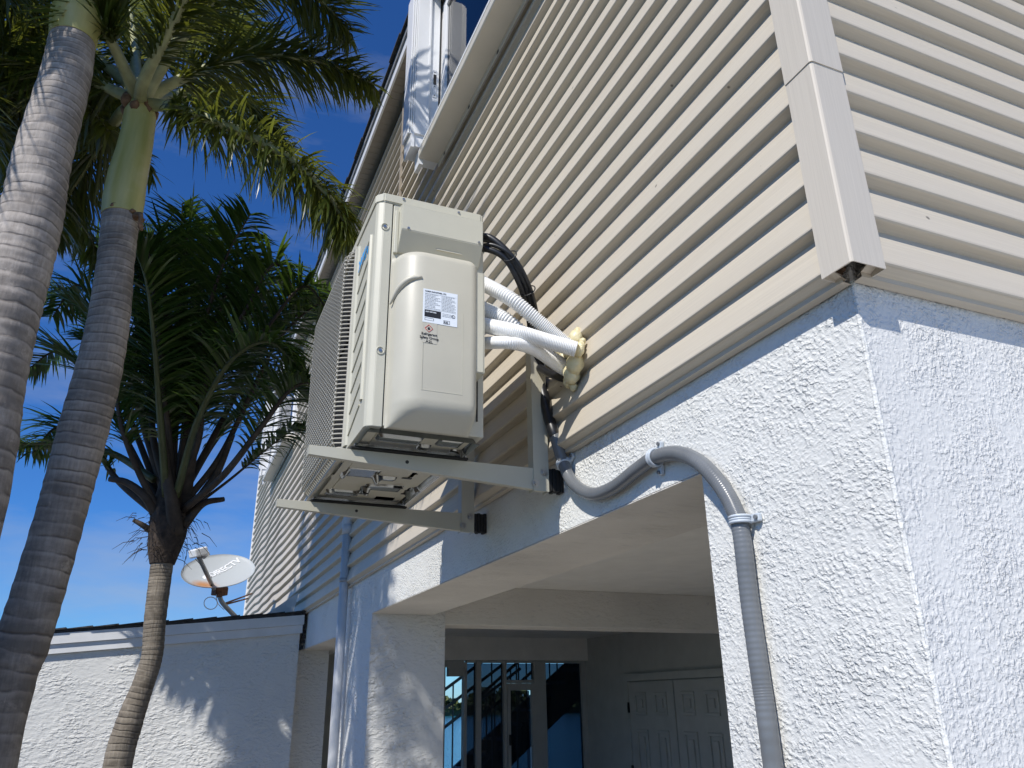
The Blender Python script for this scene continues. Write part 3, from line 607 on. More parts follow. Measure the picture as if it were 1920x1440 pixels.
b.box((XF-0.012, gy0-0.008, gz0-0.006), (XF-0.001, gy0+0.002, gz1+0.006), bev=0.002); b.box((XF-0.012, gy1-0.002, gz0-0.006), (XF-0.001, gy1+0.008, gz1+0.006), bev=0.002)
b.box((XF-0.012, gy0+0.002, gz1-0.002), (XF-0.001, gy1-0.002, gz1+0.006), bev=0.002); b.box((XF-0.012, gy0+0.002, gz0-0.006), (XF-0.001, gy1-0.002, gz0+0.002), bev=0.002)
b.build('fan_grille', M['mesh'], ac)
# lettering
def text(body, size, mat, loc, xdir, ydir, parent, name='lettering', bold=False, ext=0.0006, align='LEFT', sx=1.0):
    cu = bpy.data.curves.new(name, 'FONT'); cu.body = body; cu.size = size; cu.extrude = ext; cu.align_x = align; cu.space_character = 1.0
    if bold: cu.offset = size*0.022
    tmp = bpy.data.objects.new(name+'_tmp', cu); COL.objects.link(tmp); dg = bpy.context.evaluated_depsgraph_get(); dg.update()
    me = bpy.data.meshes.new_from_object(tmp.evaluated_get(dg)); bpy.data.objects.remove(tmp); bpy.data.curves.remove(cu)
    xd = Vector(xdir).normalized(); yd = Vector(ydir).normalized(); zd = xd.cross(yd)
    Mx = Matrix(((xd.x*sx, yd.x, zd.x, loc[0]), (xd.y*sx, yd.y, zd.y, loc[1]), (xd.z*sx, yd.z, zd.z, loc[2]), (0, 0, 0, 1))); me.transform(Mx)
    me.materials.clear(); me.materials.append(mat); o = bpy.data.objects.new(name, me); COL.objects.link(o)
    if parent: o.parent = parent; o.matrix_parent_inverse = parent_world(parent).inverted()
    return o
text('DAIKIN', 0.062, M['blue'], (XF-0.0012, YN+0.272, ZB+0.655), (0, -1, 0), (0, 0, 1), ac, 'brand_lettering', True, sx=0.78)
b = MB(); b.face([(XF-0.0012, YN+0.276, ZB+0.66), (XF-0.0012, YN+0.276, ZB+0.70), (XF-0.0012, YN+0.300, ZB+0.66)]) if False else None
# rating label
yl = YN-0.0985
ltl = hy(794, 541, yl); ltr = hy(858, 552, yl); lbl = hy(793, 603, yl); lbr = hy(857, 614, yl)
lx0, lx1, lz1, lz0 = ltl.x, ltr.x, (ltl.z+ltr.z)/2, (lbl.z+lbr.z)/2
b = MB(); b.box((lx0, yl-0.0006, lz0), (lx1, yl+0.0003, lz1)); lab = b.build('rating_label', M['label'], ac)
def LP(u, v): return (lerp(lx0, lx1, u), yl-0.0010, lerp(lz1, lz0, v))
W_, H_ = lx1-lx0, lz1-lz0
def ltext(s, u, v, size, mat, bold=False, sx=1.0): return text(s, size*H_, mat, LP(u, v), (1, 0, 0), (0, 0, 1), lab, 'print', bold, 0.0002, sx=sx)
ltext('DAIKIN INDUSTRIES, LTD.', 0.05, 0.085, 0.055, M['ink'], True, 0.95)
rows = [(0.05, 0.14+0.042*k, random.choice([0.30, 0.38, 0.45, 0.47]), 0.018) for k in range(11)] + [(0.55, 0.14+0.042*k, random.choice([0.28, 0.36, 0.4]), 0.018) for k in range(11)] + [(0.56, 0.66+0.04*k, 0.26, 0.015) for k in range(3)]
b = MB()
for u, v, l, h_ in rows:
    cx = u
    while cx < u+l:
        ww = random.uniform(0.02, 0.08); b.box((lerp(lx0, lx1, cx), yl-0.0011, lerp(lz1, lz0, v+h_)), (lerp(lx0, lx1, min(cx+ww, u+l)), yl-0.0007, lerp(lz1, lz0, v))); cx += ww+0.012
for q in ((0.04, 0.12, 0.96, 0.124), (0.525, 0.12, 0.53, 0.6), (0.04, 0.6, 0.96, 0.604)): b.box((lerp(lx0, lx1, q[0]), yl-0.0010, lerp(lz1, lz0, q[3])), (lerp(lx0, lx1, q[2]), yl-0.0007, lerp(lz1, lz0, q[1])))
b.build('print', M['inkgrey'], lab)
b = MB(); b.box((lerp(lx0, lx1, 0.05), yl-0.0011, lerp(lz1, lz0, 0.835)), (lerp(lx0, lx1, 0.52), yl-0.0008, lerp(lz1, lz0, 0.625)))
for q in ((0.06, 0.865, 0.07, 0.935), (0.06, 0.865, 0.32, 0.872), (0.06, 0.928, 0.32, 0.935), (0.31, 0.865, 0.32, 0.935), (0.60, 0.86, 0.61, 0.965), (0.60, 0.86, 0.78, 0.868), (0.60, 0.957, 0.78, 0.965), (0.77, 0.86, 0.78, 0.965)): b.box((lerp(lx0, lx1, q[0]), yl-0.0010, lerp(lz1, lz0, q[3])), (lerp(lx0, lx1, q[2]), yl-0.0007, lerp(lz1, lz0, q[1])))
rp = [Vector((lerp(lx0, lx1, 0.88)+math.cos(k/18*6.2832)*0.0055, yl-0.0008, lerp(lz1, lz0, 0.71)+math.sin(k/18*6.2832)*0.0055)) for k in range(19)]
b.tube(rp, 0.0008, 6, caps=False); b.build('print', M['ink'], lab)
ltext('AHRI CERTIFIED', 0.075, 0.70, 0.05, M['label'], True, 0.85); ltext('R32', 0.615, 0.945, 0.085, M['ink'], True, 0.85); ltext('ETL', 0.85, 0.725, 0.035, M['ink'], True, 0.7)
for o in (lab.children[-3],):
    for v in o.data.vertices: v.co.y -= 0.0003
# refrigerant warning
c = hy(804, 616, yl); b = MB(); s_ = 0.0125
for a in range(4):
    p0 = Vector((c.x+math.cos(a*math.pi/2)*s_, yl-0.0008, c.z+math.sin(a*math.pi/2)*s_)); p1 = Vector((c.x+math.cos((a+1)*math.pi/2)*s_, yl-0.0008, c.z+math.sin((a+1)*math.pi/2)*s_)); b.cyl(p0, p1, 0.0009, 6)
wl0 = hy(793, 610, yl); wl1 = hy(819, 646, yl)
b2 = MB(); b2.box((wl0.x, yl-0.0004, wl1.z), (wl1.x, yl+0.0003, lz0-0.001)); wl = b2.build('warning_label', M['label_clear'], ac)
b.build('hazard_diamond', M['inkred'], wl)
b = MB(); pts = [(0, -0.0055), (0.004, -0.004), (0.0042, 0.0), (0.002, 0.0025), (0.0022, 0.006), (-0.001, 0.0035), (-0.0022, 0.0045), (-0.004, 0.0), (-0.0038, -0.004)]
b.prism([(c.x+p[0], c.z+p[1]) for p in pts], 'y', yl-0.0009, yl-0.0005); b.build('flame_mark', M['ink'], wl)
for k, s in enumerate(('Refrigerant', 'Safety Group', 'A2L')): text(s, 0.0125, M['ink'], ((wl0.x+wl1.x)/2-0.002, yl-0.0007, c.z-0.024-0.0125*k), (1, 0, 0), (0, 0, 1), wl, 'print', True, 0.0002, 'CENTER', sx=0.9 if k < 2 else 1.1)

# ------------------------------------------------------------------ wall brackets
def make_bracket(label, y):
    t = empty('wall_bracket', (0, y, ZB-0.03), label, 'bracket', 'brackets under the air conditioner')
    za = 2.342; p = MB()    # vertical angle post
    yr = y
    p.prism([(-0.060, yr), (-0.118, yr), (-0.118, yr+0.045), (-0.115, yr+0.045), (-0.115, yr+0.003), (-0.060, yr+0.003)], 'z', 2.262, 2.80, bev=0.0006)
    p.prism([(-0.060, yr+0.003), (-0.063, yr+0.003), (-0.063, yr+0.05), (-0.060, yr+0.05)], 'z', 2.262, 2.80)
    p.build('post', M['bracket'], t)
    a = MB(); bm = a.bm   # tapering channel arm, web faces the viewer, open below
    yo = yr+0.004; yi = yr+0.048; xr, xt = -0.072, -0.875; hr, ht = 0.078, 0.030; th = 0.003
    def sect(x, h): return [(x, yo, za), (x, yi, za), (x, yi, za-th), (x, yo+th, za-th), (x, yo+th, za-h+th), (x, yo+0.024, za-h+th), (x, yo+0.024, za-h), (x, yo, za-h)]
    A = [bm.verts.new(q) for q in sect(xr, hr)]; B = [bm.verts.new(q) for q in sect(xt, ht)]; n = len(A)
    bm.faces.new(A); bm.faces.new(B[::-1])
    for i in range(n): bm.faces.new((A[i], B[i], B[(i+1) % n], A[(i+1) % n]))
    bmesh.ops.recalc_face_normals(bm, faces=bm.faces[:]); bmesh.ops.bevel(bm, geom=[e for e in bm.edges], offset=0.0008, segments=1, affect='EDGES')
    a.box((xt-0.003, yo, za-ht), (xt, yi, za), bev=0.0008)
    a.build('arm', M['bracket'], t)
    for x, z in ((-0.1105, za-0.053), (-0.0785, za-0.013)):
        o = MB(); o.cyl((x, yr-0.0015, z), (x, yr, z), 0.0140, 20); o.cyl((x, yr-0.008, z), (x, yr-0.0015, z), 0.0092, 6); o.cyl((x, yr-0.011, z), (x, yr-0.007, z), 0.0045, 12); o.build('bolt', M['zinc'], t)
    o = MB(); o.cyl((-0.565, yo-0.0008, za-0.024), (-0.565, yo+0.001, za-0.024), 0.006, 14); o.build('hole_plug', M['darkfan'], t)
    r = MB()
    for k in range(4): r.box((-0.058+0.0142*k, yr+0.004-0.001*(k % 2), 2.268-0.004*(k % 2)), (-0.045+0.0142*k, yr+0.04+0.001*(k % 2), 2.345+0.003*(k % 2)), bev=0.002)
    r.build('rubber_spacer', M['rubber'], t)
    return t
make_bracket('beige steel wall bracket nearest to the corner, under the near end of the unit', 1.335)
make_bracket('beige steel wall bracket farther along the wall, under the fan end of the unit', 2.075)

# ------------------------------------------------------------------ hoses, foam, cables, conduit
def corrugated(pts, r, period, amp, name, mat, label, cat, group=None, n=None, seg=18, spiral=0):
    L = sum((Vector(a)-Vector(c)).length for a, c in zip(pts, pts[1:])); n = n or int(L/period*5); pth = spline(pts, n)
    rad = [r+amp*math.sin(i/(n-1)*L/period*2*math.pi) for i in range(n)]
    b = MB(); b.tube(pth, rad, seg); o = b.build(name, mat); return tag(o, label, cat, group)
HG = 'white insulated hoses into the wall'
def pxp(L): return [hx(*q) for q in L]
corrugated(pxp([(884, 520, -0.375), (912, 535, -0.352), (960, 562, -0.29), (1010, 603, -0.20), (1045, 632, -0.135), (1078, 658, -0.075)]), 0.0235, 0.0075, 0.0022, 'hose', M['hose'], 'white corrugated hose arching highest from the unit to the yellow foam', 'hose', HG)
corrugated(pxp([(884, 572, -0.37), (912, 583, -0.345), (950, 602, -0.29), (1000, 645, -0.19), (1040, 676, -0.115), (1068, 690, -0.065)]), 0.026, 0.0078, 0.0024, 'hose', M['hose'], 'thick white ribbed hose sagging behind the straight one to the foam', 'hose', HG)
corrugated(pxp([(884, 606, -0.382), (912, 611, -0.362), (965, 622, -0.295), (1020, 638, -0.20), (1080, 655, -0.10)]), 0.0255, 0.0055, 0.0009, 'hose', M['hose'], 'nearly straight smooth white hose in front of the others', 'hose', HG)
corrugated(pxp([(884, 643, -0.375), (912, 643, -0.355), (955, 643, -0.32), (1000, 655, -0.22), (1045, 685, -0.11), (1066, 698, -0.065)]), 0.020, 0.0055, 0.0009, 'hose', M['hose'], 'lowest thin white hose shaded beneath the straight hose', 'hose', HG)
b = MB(); random.seed(4)
for px, py, x, r in ((1080, 634, -0.062, 0.026), (1068, 642, -0.062, 0.022), (1086, 655, -0.080, 0.018), (1072, 662, -0.070, 0.026), (1078, 682, -0.075, 0.026), (1072, 700, -0.070, 0.026), (1080, 690, -0.072, 0.02), (1066, 715, -0.060, 0.018), (1058, 672, -0.06, 0.022), (1090, 648, -0.064, 0.013), (1083, 622, -0.056, 0.012), (1050, 660, -0.058, 0.02), (1046, 678, -0.055, 0.018), (1075, 725, -0.056, 0.012), (1060, 640, -0.056, 0.016), (1092, 640, -0.056, 0.012)):
    q = hx(px, py, x); b.sphere(q, r*1.18, sub=3, scl=(random.uniform(0.7, 1.0), random.uniform(0.8, 1.15), random.uniform(0.85, 1.25)), noise=0.10)
tag(b.build('sealing_foam', M['foam']), 'lumpy yellow expanding foam sealing the hoses at the siding', 'foam')
cab = MB()
for i, (dx, dy, dz, r) in enumerate(((0, 0, 0, 0.0135), (0.0, 0.016, 0.010, 0.0085), (0.010, -0.012, -0.013, 0.0075), (-0.012, 0.010, -0.012, 0.011))):
    base = pxp([(893, 445+i*7, -0.385), (920, 447+i*5, -0.345), (955, 478, -0.285), (982, 525, -0.225), (998, 580, -0.160), (1005, 640, -0.105), (1010, 690, -0.075)])
    pth = spline([p_+Vector((dx, dy, dz))*(1.0 if k > 1 else 0.8) for k, p_ in enumerate(base)], 60); cab.tube(pth, r, 12)
cb = cab.build('cable_bundle', M['cable']); tag(cb, 'black cables tied in a bundle curving from the top of the unit', 'cable')
for px, py, x in ((955, 480, -0.285), (990, 545, -0.20)):
    q = hx(px, py, x); b = MB(); 
    tang = (hx(px+6, py+12, x+0.02)-q).normalized(); a1 = tang.cross(Vector((0, 0, 1))).normalized(); a2 = tang.cross(a1)
    rg = [q+(a1*math.cos(k/16*6.2832)+a2*math.sin(k/16*6.2832))*0.027 for k in range(17)]; b.tube(rg, 0.0022, 6, caps=False); b.build('cable_tie', M['black'], cb)
# black insulated sleeve from the bundle into the conduit, with a branch into the foam
slv = MB(); slv.tube(spline(pxp([(1006, 650, -0.095), (1010, 690, -0.078), (1017, 730, -0.066), (1028, 778, -0.062), (1037, 808, -0.056), (1043, 825, -0.046)]), 40), 0.0205, 18)
slv.tube(spline(pxp([(1012, 690, -0.085), (1030, 700, -0.08), (1050, 707, -0.07), (1066, 712, -0.055)]), 24), 0.015, 14)
tag(slv.build('cable_sleeve', M['cable']), 'black cable sleeve dropping beside the near bracket into the grey conduit', 'cable sleeve')
cpts = [(1036, 800, -0.054), (1045, 832, -0.046), (1057, 870, -0.030), (1075, 906, -0.026), (1110, 926, -0.026), (1150, 914, -0.026), (1192, 882, -0.026), (1228, 858, -0.026), (1268, 850, -0.026), (1310, 866, -0.026), (1350, 908, -0.026), (1377, 955, -0.026), (1390, 1000, -0.026), (1406, 1130, -0.026), (1426, 1270, -0.026), (1447, 1420, -0.026)]
cp = pxp(cpts); cp[-1] = Vector((cp[-1].x, cp[-2].y-0.004, cp[-1].z)); cp.append(Vector((-0.026, cp[-1].y-0.004, 0.8))); cp.append(Vector((-0.026, cp[-1].y, 0.3)))
con = corrugated(cp, 0.0205, 0.0135, 0.00030, 'conduit', M['conduit'], 'grey flexible conduit snaking over the carport corner and down the stucco', 'conduit', seg=20)
def clamp(px, py, nxt, side):
    c = hx(px, py, -0.027); t = (hx(*nxt, -0.027)-c).normalized(); nn = Vector((1, 0, 0)); s = t.cross(nn).normalized()
    b = MB(); 
    for off in (-0.0062, 0.0062):
        rg = [c+t*off+(nn*math.cos(k/20*6.2832)+s*math.sin(k/20*6.2832))*0.0235 for k in range(21)]; b.tube(rg, 0.0038, 8, caps=False)
    rg = [c+(nn*math.cos(k/20*6.2832)+s*math.sin(k/20*6.2832))*0.0232 for k in range(21)]; b.tube(rg, 0.003, 8, caps=False)
    for sg in side:
        e0 = c+s*sg*0.022+nn*0.018; e1 = c+s*sg*0.045+nn*0.020
        Mx = Matrix(((s.x*sg, t.x, nn.x, 0), (s.y*sg, t.y, nn.y, 0), (s.z*sg, t.z, nn.z, 0), (0, 0, 0, 1))); mid = (e0+e1)/2; Mx.translation = mid
        b.box((-0.015, -0.0095, -0.006), (0.013, 0.0095, 0.006), bev=0.003, M=Mx)
    o = b.build('clamp', M['clampm'], con)
    for sg in side:
        e1 = c+s*sg*0.040+nn*0.012; b = MB(); b.cyl(e1, e1-nn*0.004, 0.0055, 12); b.build('screw', M['conduit'], o)
clamp(1057, 870, (1066, 890), (1, ) if True else (-1,)); clamp(1228, 858, (1250, 852), (1, -1)); clamp(1388, 975, (1391, 1000), (1,))
# white drain pipe on the column
dp = MB(); pt_ = hx(652, 975, -0.085); py0 = 5.0
top = hx(654, 968, -0.06); 
dp.tube(spline([(0.0, top.y-0.10, top.z), (-0.035, top.y-0.03, top.z), (-0.062, top.y, top.z-0.03), (-0.062, top.y, top.z-0.09)], 14), 0.040, 18)
dp.tube([(-0.062, top.y, top.z-0.08), (-0.062, top.y-0.002, 0.0)], 0.0335, 18); dp.tube([(-0.062, top.y, top.z-0.135), (-0.062, top.y, top.z-0.065)], 0.0405, 18)
dpo = dp.build('drain_pipe', M['pipe']); tag(dpo, 'white painted drain pipe running down beside the stucco column', 'pipe')
zs = hx(648, 1087, -0.06).z; b = MB(); b.tube([(-0.062, top.y, zs-0.014), (-0.062, top.y, zs+0.014)], 0.0375, 18); b.box((-0.045, top.y-0.06, zs-0.012), (-0.030 if zs < Z0 else -0.05, top.y+0.06, zs+0.012)); b.build('strap', M['galv'], dpo)

# ------------------------------------------------------------------ satellite dish
dc = hy(408, 1070, 8.6)
dish = empty('satellite_dish', (-0.45, 8.6, 2.5), 'pale grey satellite dish with a rusty rim on the wing roof', 'satellite dish')
# dish local frame: u along the long axis, v short axis, nrm pointing at the sky in front
uL = (hy(463, 1047, 8.85)-hy(353, 1093, 8.35)); LU = uL.length/2; u_ = uL.normalized(); ctr = (hy(463, 1047, 8.85)+hy(353, 1093, 8.35))/2
view = (ctr-CAM).normalized(); vv = (Vector((0, 0, 1))-u_*u_.z).normalized(); n0 = u_.cross(vv)
if n0.dot(view) > 0: n0 = -n0
ang = math.radians(63); nd = (n0*math.cos(ang)+vv*math.sin(ang)).normalized(); vd = nd.cross(u_).normalized()
if vd.z < 0: vd = -vd
LV = LU*0.80
Md = Matrix(((u_.x, vd.x, nd.x, ctr.x), (u_.y, vd.y, nd.y, ctr.y), (u_.z, vd.z, nd.z, ctr.z), (0, 0, 0, 1)))
b = MB(); rings = []; bm = b.bm
for side in (0, 1):
    rr = []
    for i in range(9):
        r = i/8; rr.append([bm.verts.new((LU*r*math.cos(k/40*6.2832), LV*r*math.sin(k/40*6.2832), 0.075*(r*r-1)-0.008*side)) for k in range(40)] if i else [bm.verts.new((0, 0, -0.075-0.008*side))])
    for k in range(40):
        f = bm.faces.new((rr[0][0], rr[1][k], rr[1][(k+1) % 40])); f.smooth = True
    for i in range(1, 8):
        for k in range(40): f = bm.faces.new((rr[i][k], rr[i+1][k], rr[i+1][(k+1) % 40], rr[i][(k+1) % 40])); f.smooth = True
    rings.append(rr[-1])
for k in range(40): bm.faces.new((rings[0][k], rings[0][(k+1) % 40], rings[1][(k+1) % 40], rings[1][k]))
rf = b.build('reflector', M['dish']); rf.parent = dish; rf.matrix_parent_inverse = parent_world(dish).inverted(); rf.matrix_basis = Md
def dl(u, v, n): return Md @ Vector((u, v, n))
nw = lambda p: Md.to_3x3() @ Vector(p)
tx = text('DIRECTV', 0.112, M['white'], dl(-LU*0.16, LV*0.06, -0.060), u_, vd, dish, 'lettering', True, 0.010, sx=1.0)
Mi = Md.inverted()
for v_ in tx.data.vertices:
    p_ = Mi @ v_.co; p_.z = 0.075*((p_.x/LU)**2+(p_.y/LV)**2-1)+(0.006 if p_.z > -0.060 else 0.001); v_.co = Md @ p_
b = MB(); b.sphere((0, 0, 0), 0.055, sub=2, scl=(1.0, 0.85, 0.3)); o = b.build('emblem', M['white'], None); o.parent = dish; o.matrix_parent_inverse = parent_world(dish).inverted(); o.matrix_basis = Md @ Matrix.Translation((-LU*0.27, LV*0.14, -0.066))
b = MB(); mb_ = hy(412, 1108, 8.62); 
b.box((-0.075, -0.06, -0.05), (0.075, 0.06, 0.045), bev=0.012, M=Matrix.Translation(mb_) @ Matrix.Rotation(0.4, 4, 'Z')); b.box((-0.03, -0.09, -0.07), (0.03, 0.05, -0.02), bev=0.006, M=Matrix.Translation(mb_)); b.build('mount', M['rust'], dish)
b = MB(); b.tube(spline([mb_, hy(413, 1122, 8.6), hy(421, 1135, 8.6), hy(447, 1162, 8.65), hy(452, 1170, 8.65)], 16), 0.026, 14); b.build('mast', M['galv'], dish)
b = MB(); b.tube([hy(401, 1104, 8.45), hy(371, 1041, 7.95)], 0.024, 10); b.build('feed_arm', M['galv'], dish)
b = MB(); q = hy(372, 1036, 7.93); b.box((-0.075, -0.07, -0.045), (0.075, 0.07, 0.045), bev=0.015, M=Matrix.Translation(q) @ Matrix.Rotation(0.5, 4, 'Z') @ Matrix.Rotation(-0.35, 4, 'Y')); b.cyl(q+Vector((0.05, 0.03, -0.03)), q+Vector((0.09, 0.06, 0.01)), 0.035, 14); b.build('feed_horn', M['white'], dish)
for (p0, p1) in (((423, 1131), (472, 1113)), ((424, 1133), (465, 1122))):
    b = MB(); b.tube([hy(*p0, 8.6), hx(*p1, -0.06) if False else hy(*p1, 9.6)], 0.010, 8); b.build('strut', M['rust'], dish)
b = MB(); lp = [hy(395+12.5*math.cos(k/24*6.2832), 1131+11.5*math.sin(k/24*6.2832), 8.55) for k in range(25)]; b.tube(lp, 0.005, 6, caps=False); b.tube(spline([hy(405, 1108, 8.55), hy(408, 1130, 8.55), hy(420, 1143, 8.6)], 10), 0.004, 6); b.build('coax_cable', M['white'], dish)

# ------------------------------------------------------------------ palms
def tone(me, vals):
    a = me.attributes.new('tone', 'FLOAT', 'POINT'); a.data.foreach_set('value', vals)
def frond(tree, pts, nleaf, llen, lwid, style, mats, r0=0.022, start=0.12, droop=0.5, name='frond', dry=0.0):
    """rachis along world points with leaflets; style 'plume' = all round, 'feather' = two ranks"""
    n = 40; path = spline(pts, n); b = MB(); bm = b.bm
    b.tube(path, [max(0.003, r0*(1-0.85*i/(n-1))) for i in range(n)], 6, 0)
    vals = [0.5]*len(bm.verts)
    for i in range(nleaf):
        t = start+(1-start)*((i+random.random()*0.6)/nleaf); t = min(t, 0.999)
        k = t*(n-1); i0 = int(k); p = path[i0].lerp(path[min(i0+1, n-1)], k-i0); tg = (path[min(i0+1, n-1)]-path[i0]).normalized()
        upv = Vector((0, 0, 1)); sd_ = tg.cross(upv)
        if sd_.length < 0.1: sd_ = tg.cross(Vector((0.3, 1, 0)))
        sd_.normalize(); up2 = sd_.cross(tg)
        q = (t-start)/(1-start); L = llen*prof([(0, 0.55), (0.18, 0.95), (0.5, 1.0), (0.8, 0.75), (1, 0.38)], q)
        for s in (1, -1):
            for m in range(2 if style == 'plume' else 1):
                if random.random() < 0.12: continue
                if style == 'plume': a = random.uniform(-1.3, 0.9); fw = random.uniform(0.5, 1.2)
                else: a = random.gauss(0.25, 0.18); fw = random.uniform(0.55, 0.85)
                dr = (sd_*s*math.cos(a)+up2*math.sin(a)+tg*fw).normalized(); l = L*random.uniform(0.72, 1.1); wd = lwid*random.uniform(0.75, 1.15)
                dd = droop*random.uniform(0.25, 1.7); tv = random.random(); wv = dr.cross(Vector((random.uniform(-.5, .5), random.uniform(-.5, .5), 1))); wv.normalize()
                prev = None; pos = p.copy(); d2 = dr.copy(); ns = 4
                for j in range(ns+1):
                    f = j/ns; ww = wd*0.5*prof([(0, 0.55), (0.3, 1.0), (0.65, 0.8), (1, 0.06)], f)
                    fold = dr.cross(wv)*ww*0.45
                    cur = (bm.verts.new(pos-wv*ww+fold), bm.verts.new(pos+wv*ww+fold)) 
                    vals += [tv, tv]
                    if prev:
                        fc = bm.faces.new((prev[0], prev[1], cur[1], cur[0])); fc.material_index = 1; fc.smooth = True
                    prev = cur; pos = pos+d2*(l/ns); d2 = (d2+Vector((0, 0, -1))*dd*0.42).normalized()
    o = b.build(name, mats, tree); tone(o.data, vals); return o
def trunk(tree, px, depths, radii, mat, ring=None, name='trunk', seg=28, n=70):
    pts = [at(x, y, d) for (x, y), d in zip(px, depths)]
    last = pts[0]-(pts[1]-pts[0]).normalized()*0.0
    if name == 'trunk': 
        base = Vector((pts[0].x-(pts[1].x-pts[0].x)*0.3, pts[0].y-(pts[1].y-pts[0].y)*0.3, 0.0)); pts = [base]+pts; radii = [radii[0]*1.15]+list(radii)
    pth = spline(pts, n*3); rad = []
    for i in range(n*3):
        u = i/(n*3-1)*(len(radii)-1); k = min(int(u), len(radii)-2); r = lerp(radii[k], radii[k+1], u-k)
        if ring: L_ = i/(n*3-1); r *= 1+0.012*math.sin(i*0.9)+0.006*random.uniform(-1, 1)
        rad.append(r)
    b = MB(); b.tube(pth, rad, seg, uvs=[lerp(ring[0], ring[1], i/(n*3-1)) for i in range(n*3)] if ring else None); return b.build(name, mat, tree)
def yplane(px, py, y): return (hy(px, py, y)-CAM).dot(F)
random.seed(11)
# --- tall smooth palm at the left edge
ya = 2.70; A_px = [(-80, 1000), (-25, 720), (5, 600), (33, 500), (60, 400), (80, 297), (122, 150), (136, 75)]
palm_a = empty('palm_tree', (-1.98, ya, 0), 'thick pale ringed palm trunk running up the left edge of the view, nearest palm', 'palm tree', 'bushy palms beside the house')
dA = [yplane(x, y, ya) for x, y in A_px]
trunk(palm_a, A_px, dA, [0.150, 0.145, 0.140, 0.138, 0.133, 0.125, 0.115, 0.108], M['bark_grey'], (0.10, 0.030))
cA = [(136, 78), (142, 40), (148, 0), (158, -70), (163, -150)]
trunk(palm_a, cA, [yplane(x, y, ya) for x, y in cA], [0.110, 0.122, 0.118, 0.095, 0.07], M['shaft'], name='crownshaft')
topA = hy(163, -150, ya)
def dirfrond(tree, base, az, el, L, nleaf, llen, lw, style, mats, sag=0.9, **k):
    az = math.radians(az); el = math.radians(el); d = Vector((math.sin(az)*math.cos(el), math.cos(az)*math.cos(el), math.sin(el))); pts = [base]; p = base.copy()
    for i in range(6):
        p = p+d*(L/6); pts.append(p.copy()); d = (d+Vector((0, 0, -1))*sag*0.30).normalized()
    return frond(tree, pts, nleaf, llen, lw, style, mats, **k)
FOX = [M['petiole'], M['leaf_fox']]
for az, el in ((-60, 35), (-100, 30), (-140, 40), (170, 45), (130, 50), (-20, 35), (-80, 60), (-40, 15), (-120, 5)):
    dirfrond(palm_a, topA, az, el, 2.2, 95, 0.48, 0.024, 'plume', FOX, sag=0.95, droop=0.55)
# --- second palm, crown in view
yb2 = 3.02; B_px = [(-10, 1360), (40, 1210), (72, 1110), (113, 970), (132, 900), (158, 800), (184, 700), (204, 600), (216, 500), (223, 440), (228, 405)]
palm_b = empty('palm_tree', (-1.78, yb2, 0), 'palm with a brown ringed trunk and yellow green crownshaft below a bushy crown', 'palm tree', 'bushy palms beside the house')
trunk(palm_b, B_px, [yplane(x, y, yb2) for x, y in B_px], [0.112, 0.108, 0.105, 0.104, 0.106, 0.110, 0.106, 0.098, 0.089, 0.090, 0.096], M['bark_brown'], (0.085, 0.030))
cB = [(228, 408), (232, 375), (240, 330), (250, 290), (258, 250), (263, 215), (266, 190)]
trunk(palm_b, cB, [yplane(x, y, yb2) for x, y in cB], [0.098, 0.104, 0.099, 0.092, 0.086, 0.084, 0.060], M['shaft'], name='crownshaft')
b = MB(); cc = hy(260, 212, yb2)   # torn sheaths
for k in range(7):
    b = MB(); a = k*0.9; q = cc+Vector((math.cos(a)*0.075, math.sin(a)*0.075, random.uniform(-0.03, 0.05))); b.sphere(q, 0.035, sub=2, scl=(0.8, 0.8, random.uniform(0.8, 1.5)), noise=0.4); b.build('dead_sheath', M['sheath'], palm_b)
for k in range(6):
    b = MB(); a = k*1.05; q = hy(232, 402, yb2)+Vector((math.cos(a)*0.085, math.sin(a)*0.085, random.uniform(-0.02, 0.02))); b.sphere(q, 0.022, sub=2, scl=(1, 1, 0.7), noise=0.5); b.build('dead_sheath', M['sheath'], palm_b)
b = MB(); b.tube(spline([hy(252, 408, yb2-0.05), hy(264, 402, yb2-0.12), hy(263, 420, yb2-0.13), hy(266, 432, yb2-0.13)], 10), [0.02, 0.022, 0.015, 0.012, 0.012, 0.01, 0.012, 0.015, 0.012, 0.006], 8)
b.build('dead_sheath', M['sheath'], palm_b)
hub = hy(264, 195, yb2); dB = (hub-CAM).dot(F)
def FB(L, n=62, ll=0.44, **k):
    k.setdefault('start', 0.26)
    return frond(palm_b, [hub]+[at(x, y, dB+dd) for x, y, dd in L], int(n*2.4), ll*0.98, 0.015, 'plume', FOX, r0=0.042, **k)
FB([(300, 130, 0.0), (350, 60, 0.0), (430, -30, 0.1), (520, -60, 0.2), (600, 0, 0.3), (655, 60, 0.35)], droop=0.6, start=0.3)
FB([(325, 155, 0.15), (420, 118, 0.3), (520, 105, 0.45), (620, 120, 0.5), (700, 158, 0.5)], 75, 0.42, droop=0.65, start=0.2)
FB([(320, 200, -0.1), (370, 215, -0.25), (470, 255, -0.45), (560, 310, -0.6), (625, 380, -0.7), (655, 440, -0.75)], 80, 0.40, droop=0.7, start=0.16)
FB([(243, 150, -0.1), (215, 90, -0.2), (185, 30, -0.3), (170, -60, -0.3), (130, -140, -0.2)], droop=0.5, start=0.42)
FB([(225, 175, 0.1), (160, 150, 0.3), (90, 150, 0.6), (20, 200, 0.8), (-40, 280, 0.9)], 70, 0.5, droop=0.6, start=0.25)
FB([(225, 215, 0.3), (190, 270, 0.6), (150, 330, 0.8), (115, 390, 0.9), (95, 440, 0.9)], 55, 0.42, droop=0.5, start=0.25)
